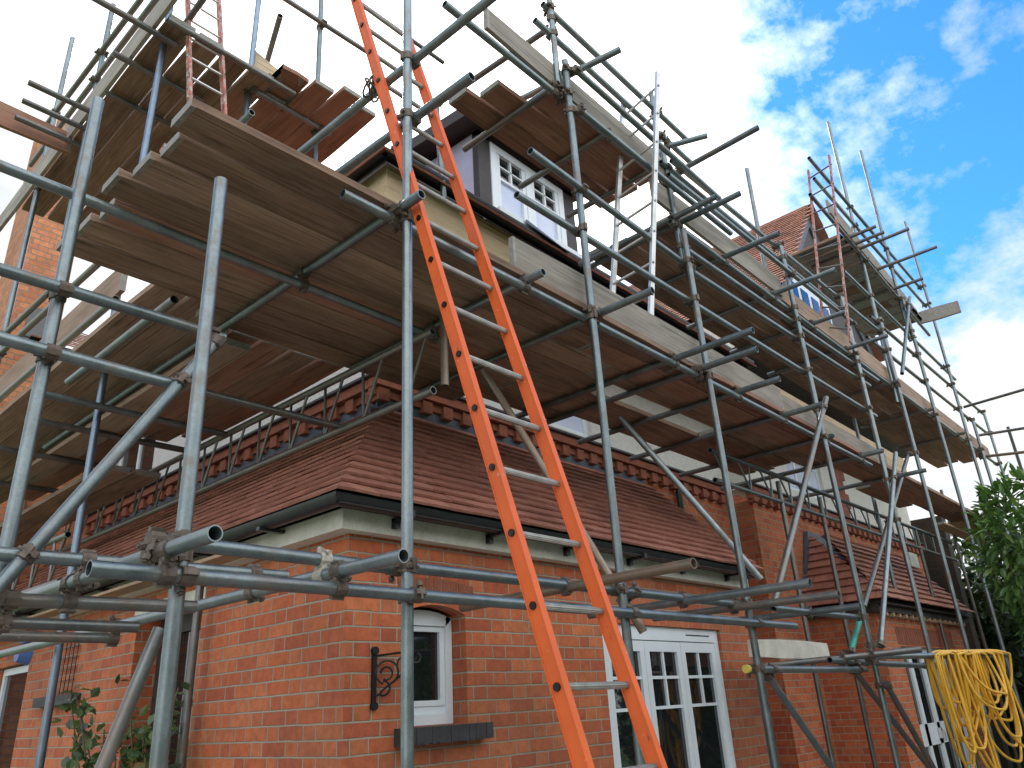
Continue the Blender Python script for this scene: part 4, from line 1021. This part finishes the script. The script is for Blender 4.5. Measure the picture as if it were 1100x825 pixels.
# rope tying the ladder to the guard rail
rp = []
for i in range(60):
    a = i*.55; rp.append((1.975+.045*math.cos(a)+.02*math.sin(i*.31), 2.66+.05*math.sin(a*1.1), 4.80+.05*math.sin(a)*.9+.01*math.cos(i*.9)))
mb = MB(); mb.sweep(rp, .006); tag(mb.build('lashing_rope', M['coupler'], origin=rp[0]), 'dark rope lashing the top of the orange ladder to a rail', 'rope')
ladder('aluminium_ladder', 'silver aluminium ladder standing between the middle platforms', (4.30, 2.86, 3.88), (4.30, 2.44, 6.05), (4.30, 2.50, 3.88), (4.30, 2.10, 6.14), 9, M['alu'], M['alu'], .02, .05, .011)
ladder('worn_ladder', 'worn pink-white ladder rising behind the left end of the big platform', (1.72, 4.05, 4.05), (1.58, 4.62, 7.25), (1.98, 4.05, 4.05), (1.84, 4.62, 7.25), 15, M['salmon'], M['alu'], .02, .05, .010)
ladder('short_ladder', 'short red tipped ladder end sticking up behind the big platform', (1.16, 3.02, 3.87), (1.13, 3.20, 4.22), (1.40, 3.02, 3.87), (1.30, 3.24, 4.40), 1, M['salmon'], M['alu'], .022, .05, .012)
ladder('red_access_ladder', 'tall thin reddish ladder leaning by the top right platform', (8.2, 2.53, 5.24), (8.2, 2.26, 7.44), (8.2, 2.27, 5.1), (8.2, 1.99, 7.50), 9, M['salmon'], M['steel_dull'], .018, .04, .010)

# ------------------------------------------------------------------ rag on the rail
rag = bmesh.new(); bmesh.ops.create_grid(rag, x_segments=14, y_segments=14, size=.5)
for v in rag.verts:
    u_, w_ = v.co.x+.5, v.co.y+.5
    a = (u_-.5)*2.6*math.pi*.5; fold = .012*math.sin(u_*17+w_*5)+.008*math.sin(w_*23)
    hang = abs(u_-.5)*2
    side = -1 if u_ < .5 else 1
    if hang < .25: x = side*.03*math.sin(hang/.25*math.pi/2); z = .03*math.cos(hang/.25*math.pi/2)
    else: x = side*(.031+fold+.01*(hang-.25)); z = -(hang-.25)*.24
    v.co = Vector((1.99+x, 3.20+.17*(w_-.5)*(1-.3*hang)+fold, 4.425+z))
me = bpy.data.meshes.new('rag'); rag.to_mesh(me); rag.free(); me.materials.append(M['cloth'])
for p in me.polygons: p.use_smooth = True
ob = bpy.data.objects.new('rag', me); col.objects.link(ob); so = ob.modifiers.new('t', 'SOLIDIFY'); so.thickness = .004
tag(ob, 'crumpled grey-blue rag hung over the end of the lower rail', 'rag')

# ------------------------------------------------------------------ yellow hose
rnd = random.Random(5); A = Vector((7.42, 2.078, 1.823)); B = Vector((8.70, 1.743, 1.821)); D = (B-A); nd = Vector((D.y, -D.x, 0)).normalized()
hp = []
N = 26
for k in range(N):
    u0 = min(1, max(0, .04+.55*k/N+rnd.uniform(-.10, .10))); w_ = rnd.choice((.16, .22, .3, .42, .5))*rnd.uniform(.8, 1.15)
    if k > 18: u0 = rnd.uniform(.35, .6)
    u1 = min(1.0, u0+w_); depth = (.22+.62*rnd.random()**.8)*(1.05 if w_ > .25 else 1.15)
    f0 = (.034 if k % 2 else -.034)*rnd.uniform(.95, 1.5)
    lean = rnd.uniform(-.05, .16); sway = rnd.uniform(-.09, .12)
    for i in range(26):
        t = i/25; q_ = abs(2*t-1)
        belly = .10*math.sin(math.pi*t)*(1 if t > .5 else -1)*math.sin(2*math.pi*t)
        u = u0+(u1-u0)*(.5-.5*math.cos(math.pi*t))+lean*math.sin(math.pi*t)+belly*w_
        hp.append(A+D*u+nd*(f0+sway*math.sin(math.pi*t)+.010*math.sin(7*t+k))+Vector((0, 0, -depth*(1-q_**2.3)+.012*math.sin(11*t+2*k)*math.sin(math.pi*t)+.005)))
    e = A+D*u1; u2 = min(1, max(0, .04+.55*(k+1)/N))
    for i in range(1, 6):
        t = i/6; c_ = e.lerp(A+D*u2, t); hp.append(c_+nd*(f0*math.cos(math.pi*t))+Vector((0, 0, .005+.034*math.sin(math.pi*t))))
mb = MB(); mb.sweep(hp, .0115, 7)
tag(mb.build('yellow_hose', M['hose'], origin=A, smooth=True), 'yellow hose coiled in loops over a low tube at the right', 'hose')

# ------------------------------------------------------------------ planting
def leaf(mb, p, d, n, L, W):
    d = d.normalized(); s = d.cross(n).normalized(); n = s.cross(d)
    k = len(mb.v)
    vs = [p, p+d*L*.35+s*W*.5+n*L*.05, p+d*L*.7+s*W*.38+n*L*.02, p+d*L-n*L*.08, p+d*L*.7-s*W*.38+n*L*.02, p+d*L*.35-s*W*.5+n*L*.05, p+d*L*.5-n*L*.02]
    mb.add(vs, [(0, 1, 6), (1, 2, 6), (2, 3, 6), (3, 4, 6), (4, 5, 6), (5, 0, 6)])
def rv(r): 
    while True:
        v = Vector((r.uniform(-1, 1), r.uniform(-1, 1), r.uniform(-1, 1)))
        if .05 < v.length < 1: return v
def shrub(name, label, cat, base, blobs, n, L, mat, seed, twigs=26, flop=.5):
    r = random.Random(seed); root = empty(name, base, label, cat)
    mb = MB(); tw = MB(); base = Vector(base)
    for k in range(twigs):
        c, rad = r.choice(blobs); c = Vector(c); v = rv(r); tip = c+Vector((v.x*rad[0], v.y*rad[1], v.z*rad[2]))*.9
        m1 = base.lerp(tip, .5)+rv(r)*.12; tw.sweep([base+rv(r)*.06, m1, tip], .008, 5)
    for k in range(n):
        c, rad = r.choice(blobs); c = Vector(c); v = rv(r); v = v.normalized()*(v.length**.35)
        cl = c+Vector((v.x*rad[0], v.y*rad[1], v.z*rad[2]))
        o = v.normalized()
        for j in range(6):      # whorl of leaves round a shoot tip
            d = (o*.6+rv(r)*.9+Vector((0, 0, -flop*.4))); leaf(mb, cl+rv(r)*L*.4, d, (Vector((0, 0, 1))+rv(r)*.6), L*r.uniform(.6, 1.1), L*r.uniform(.28, .4))
    tw.build('stem', M['bark'], root, origin=base); mb.build('foliage', mat, root, origin=base)
    return root
shrub('laurel_bush', 'glossy green laurel bush at the right edge beside the hose', 'bush', (6.3, .42, 0),
      [((6.3, .85, 2.42), (.55, .38, .50)), ((6.45, .72, 1.9), (.6, .38, .55)), ((6.6, .45, 1.3), (.7, .4, .6)), ((6.2, .15, 2.5), (.8, .5, .6)), ((6.8, .2, .7), (.8, .5, .7)), ((6.1, -.1, 1.7), (.8, .5, .9))], 2600, .105, M['leaf'], 4)
r = random.Random(9); root = empty('climbing_rose', (2.1, 4.4, 0), 'straggly rose bush with yellowing leaves below the side door', 'plant')
tw = MB(); mb = MB()
tips = []
for k in range(13):
    tip = Vector((r.uniform(2.0, 2.3), r.uniform(4.7, 5.5), r.uniform(1.45, 1.84)))
    if k < 4: tip = Vector((r.uniform(1.95, 2.15), r.uniform(5.2, 6.2), r.uniform(1.62, 2.02)))
    b0 = Vector((2.1, 4.7, 0)); m1 = b0.lerp(tip, .6)+Vector((r.uniform(-.1, .1), 0, .25)); pts = [b0, m1, tip]
    pts = [(b0*(1-t)**2+m1*2*t*(1-t)+tip*t*t) for t in [i/8 for i in range(9)]]; tw.sweep(pts, .005, 5)
    for j in range(30):
        t = r.uniform(.66, 1); c = (b0*(1-t)**2+m1*2*t*(1-t)+tip*t*t)+rv(r)*.09
        leaf(mb, c, rv(r), Vector((0, 0, 1))+rv(r)*.7, r.uniform(.055, .09), r.uniform(.04, .062))
tw.build('stem', M['bark'], root, origin=(2.1, 4.4, 0)); mb.build('foliage', M['leaf_rose'], root, origin=(2.1, 4.4, 0))
def hedge(name, label, cat, x0, x1, y0, y1, h, n, L, mat, seed, trunk=True):
    r = random.Random(seed); root = empty(name, ((x0+x1)/2, (y0+y1)/2, 0), label, cat); mb = MB()
    for k in range(n):
        x = r.uniform(x0, x1); y = r.uniform(y0, y1); z = r.uniform(.1, 1)**.8*h*(1+.10*math.sin(x*1.7+y*2.3)+.05*math.sin(x*5+y*4))
        f = r.randrange(3)
        if f == 0: x = x0+r.uniform(-.25, .1)+.2*math.sin(y*2+z*3)
        elif f == 1: y = (y0 if r.random() < .5 else y1)+r.uniform(-.25, .25)+.2*math.sin(x*2+z*3)
        for j in range(3): leaf(mb, Vector((x, y, z))+rv(r)*L, rv(r), rv(r), L*r.uniform(.7, 1.3), L*.6)
    mb.build('foliage', mat, root, origin=((x0+x1)/2, (y0+y1)/2, 0))
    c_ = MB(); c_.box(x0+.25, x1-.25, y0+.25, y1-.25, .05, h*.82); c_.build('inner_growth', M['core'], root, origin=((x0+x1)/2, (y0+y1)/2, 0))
    t = MB()
    for k in range(max(2, int(max(x1-x0, y1-y0)/1.5))):
        u_ = (k+.5)/max(2, int(max(x1-x0, y1-y0)/1.5)); p = Vector((x0+(x1-x0)*(u_ if x1-x0 > y1-y0 else .5), y0+(y1-y0)*(u_ if y1-y0 >= x1-x0 else .5), 0)); t.cyl(p, p+Vector((.1, .1, h*.85)), .09, 8, r2=.03)
    t.build('trunk', M['bark'], root, origin=((x0+x1)/2, (y0+y1)/2, 0))
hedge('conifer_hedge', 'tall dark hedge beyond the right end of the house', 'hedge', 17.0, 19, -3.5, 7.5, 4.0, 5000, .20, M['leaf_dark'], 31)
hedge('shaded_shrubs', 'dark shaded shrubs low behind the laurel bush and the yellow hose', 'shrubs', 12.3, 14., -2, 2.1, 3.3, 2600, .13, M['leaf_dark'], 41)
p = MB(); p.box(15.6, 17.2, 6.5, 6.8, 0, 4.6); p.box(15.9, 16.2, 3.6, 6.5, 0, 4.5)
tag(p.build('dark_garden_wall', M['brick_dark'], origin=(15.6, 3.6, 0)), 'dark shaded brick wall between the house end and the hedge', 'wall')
# garden behind the viewer, seen in the window panes
hedge('garden_hedge', 'green garden hedge behind the viewer, mirrored in the french doors', 'hedge', 0, 22, -15, -12, 5.2, 8000, .36, M['leaf'], 32)
hedge('garden_tree_line', 'row of taller garden trees behind the viewer', 'trees', -12, 1, -12.5, -10, 4.6, 2600, .45, M['leaf_dark'], 33)
# tv aerial mast in the distance
p = MB(); p.cyl((30, 4.0, 0), (30, 4.0, 9.6), .05, 6); p.beam((30, 3.5, 9.4), (30, 4.5, 9.5), .05, .05); tag(p.build('distant_mast', M['iron'], origin=(30, 4, 0)), 'thin distant aerial mast against the blue sky at the right', 'mast')

# ------------------------------------------------------------------ camera
cam = bpy.data.cameras.new('camera'); co = bpy.data.objects.new('camera', cam); col.objects.link(co)
co.rotation_euler = Matrix(((0.67882686, -0.25420243, -0.68889420), (-0.73249813, -0.30007640, -0.61106517), (-0.05138665, 0.91942116, -0.38990273))).to_euler()
co.location = (0, 0, 1.6); cam.sensor_width = 36; cam.lens = 26.8522; cam.clip_end = 500; cam.clip_start = .05
scene.camera = co
# ------------------------------------------------------------------ light
SUN = Vector((.38, .62, .72)).normalized()
sun_el = math.asin(SUN.z)
sun = bpy.data.lights.new('sun', 'SUN'); sun.energy = 2.0; sun.angle = R(9); sun.color = (1, .95, .88)
sob = bpy.data.objects.new('sun', sun); col.objects.link(sob); sob.rotation_euler = SUN.to_track_quat('Z', 'Y').to_euler()
wd = bpy.data.worlds.new('World'); scene.world = wd; wd.use_nodes = True; nt = wd.node_tree; nt.nodes.clear(); g = G(nt)
sky = g.n('ShaderNodeTexSky'); sky.sky_type = 'NISHITA'; sky.sun_disc = False; sky.sun_elevation = sun_el; sky.sun_rotation = math.atan2(SUN.x, SUN.y)
sky.air_density = 1.0; sky.dust_density = .3; sky.ozone_density = 2.5
tc = g.n('ShaderNodeTexCoord').outputs['Generated']
nv = g.n('ShaderNodeVectorMath', operation='NORMALIZE'); g.l(tc, nv.inputs[0]); D_ = nv.outputs[0]
sp = g.n('ShaderNodeSeparateXYZ'); g.l(D_, sp.inputs[0])
zc = g.m('MAXIMUM', sp.outputs[2], .04)
pl = g.vec(g.m('DIVIDE', sp.outputs[0], g.m('ADD', zc, .15)), g.m('DIVIDE', sp.outputs[1], g.m('ADD', zc, .15)), 0.)
n1 = g.noise(g.mapv(pl, (1., 1.5, 1), (3.3, 1.2, 0)), 1.25, 10, .62); n2 = g.noise(g.mapv(pl, (1, 1, 1), (8, 2, 0)), 4.6, 8, .65)
f = g.m('ADD', g.m('MULTIPLY', n1, .66), g.m('MULTIPLY', n2, .34))
dt = g.n('ShaderNodeVectorMath', operation='DOT_PRODUCT'); g.l(D_, dt.inputs[0]); dt.inputs[1].default_value = Vector((.15, .80, .60)).normalized()
mr = g.n('ShaderNodeMapRange'); mr.inputs[1].default_value = .62; mr.inputs[2].default_value = .86; mr.inputs[3].default_value = -.03; mr.inputs[4].default_value = .34; g.l(dt.outputs['Value'], mr.inputs[0])
# a bank of low cloud towards the far right
dl = g.m('MULTIPLY', g.m('SUBTRACT', .50, sp.outputs[2]), 1.25); dl = g.m('MAXIMUM', dl, 0.)
f = g.m('ADD', g.m('ADD', f, mr.outputs[0]), dl)
# unseen white cloud added behind the viewer to light the house front
db = g.n('ShaderNodeVectorMath', operation='DOT_PRODUCT'); g.l(D_, db.inputs[0]); db.inputs[1].default_value = Vector((-.35, -.90, .25)).normalized()
mb_ = g.n('ShaderNodeMapRange'); mb_.inputs[1].default_value = .15; mb_.inputs[2].default_value = .55; mb_.inputs[3].default_value = 0.; mb_.inputs[4].default_value = .3; g.l(db.outputs['Value'], mb_.inputs[0])
f = g.m('ADD', f, mb_.outputs[0])
mask = g.ramp(f, [(.50, (0, 0, 0)), (.575, (.45, .45, .45)), (.65, (1, 1, 1))])
ds = g.n('ShaderNodeVectorMath', operation='DOT_PRODUCT'); g.l(D_, ds.inputs[0]); ds.inputs[1].default_value = Vector((.52, .46, .72)).normalized()
gl_ = g.n('ShaderNodeMapRange'); gl_.inputs[1].default_value = .84; gl_.inputs[2].default_value = 1.; gl_.inputs[3].default_value = 0.; gl_.inputs[4].default_value = 1.; g.l(ds.outputs['Value'], gl_.inputs[0])
cl = g.ramp(g.noise(g.mapv(pl, (1, 1, 1), (1, 5, 0)), 1.5, 6), [(.30, (3.3, 3.65, 3.85)), (.52, (5.2, 5.3, 5.3))])
cl = g.mix(g.ramp(db.outputs['Value'], [(.05, (0, 0, 0)), (.5, (1, 1, 1))]), cl, (9.5, 9.7, 9.9))
cl = g.mix(g.m('POWER', gl_.outputs[0], 1.5), cl, (19., 18.5, 18.))
skyc = g.mix(1., sky.outputs[0], (.32, .90, 1.52), 'MULTIPLY')
c = g.mix(mask, skyc, cl)
bg = g.n('ShaderNodeBackground'); g.l(c, bg.inputs[0]); bg.inputs[1].default_value = .1
out = g.n('ShaderNodeOutputWorld'); g.l(bg.outputs[0], out.inputs[0])
scene.view_settings.view_transform = 'Standard'; scene.view_settings.look = 'None'; scene.view_settings.exposure = 1.12; scene.view_settings.gamma = 1
scene.render.engine = 'CYCLES'
scene.render.resolution_x = 1024; scene.render.resolution_y = 768
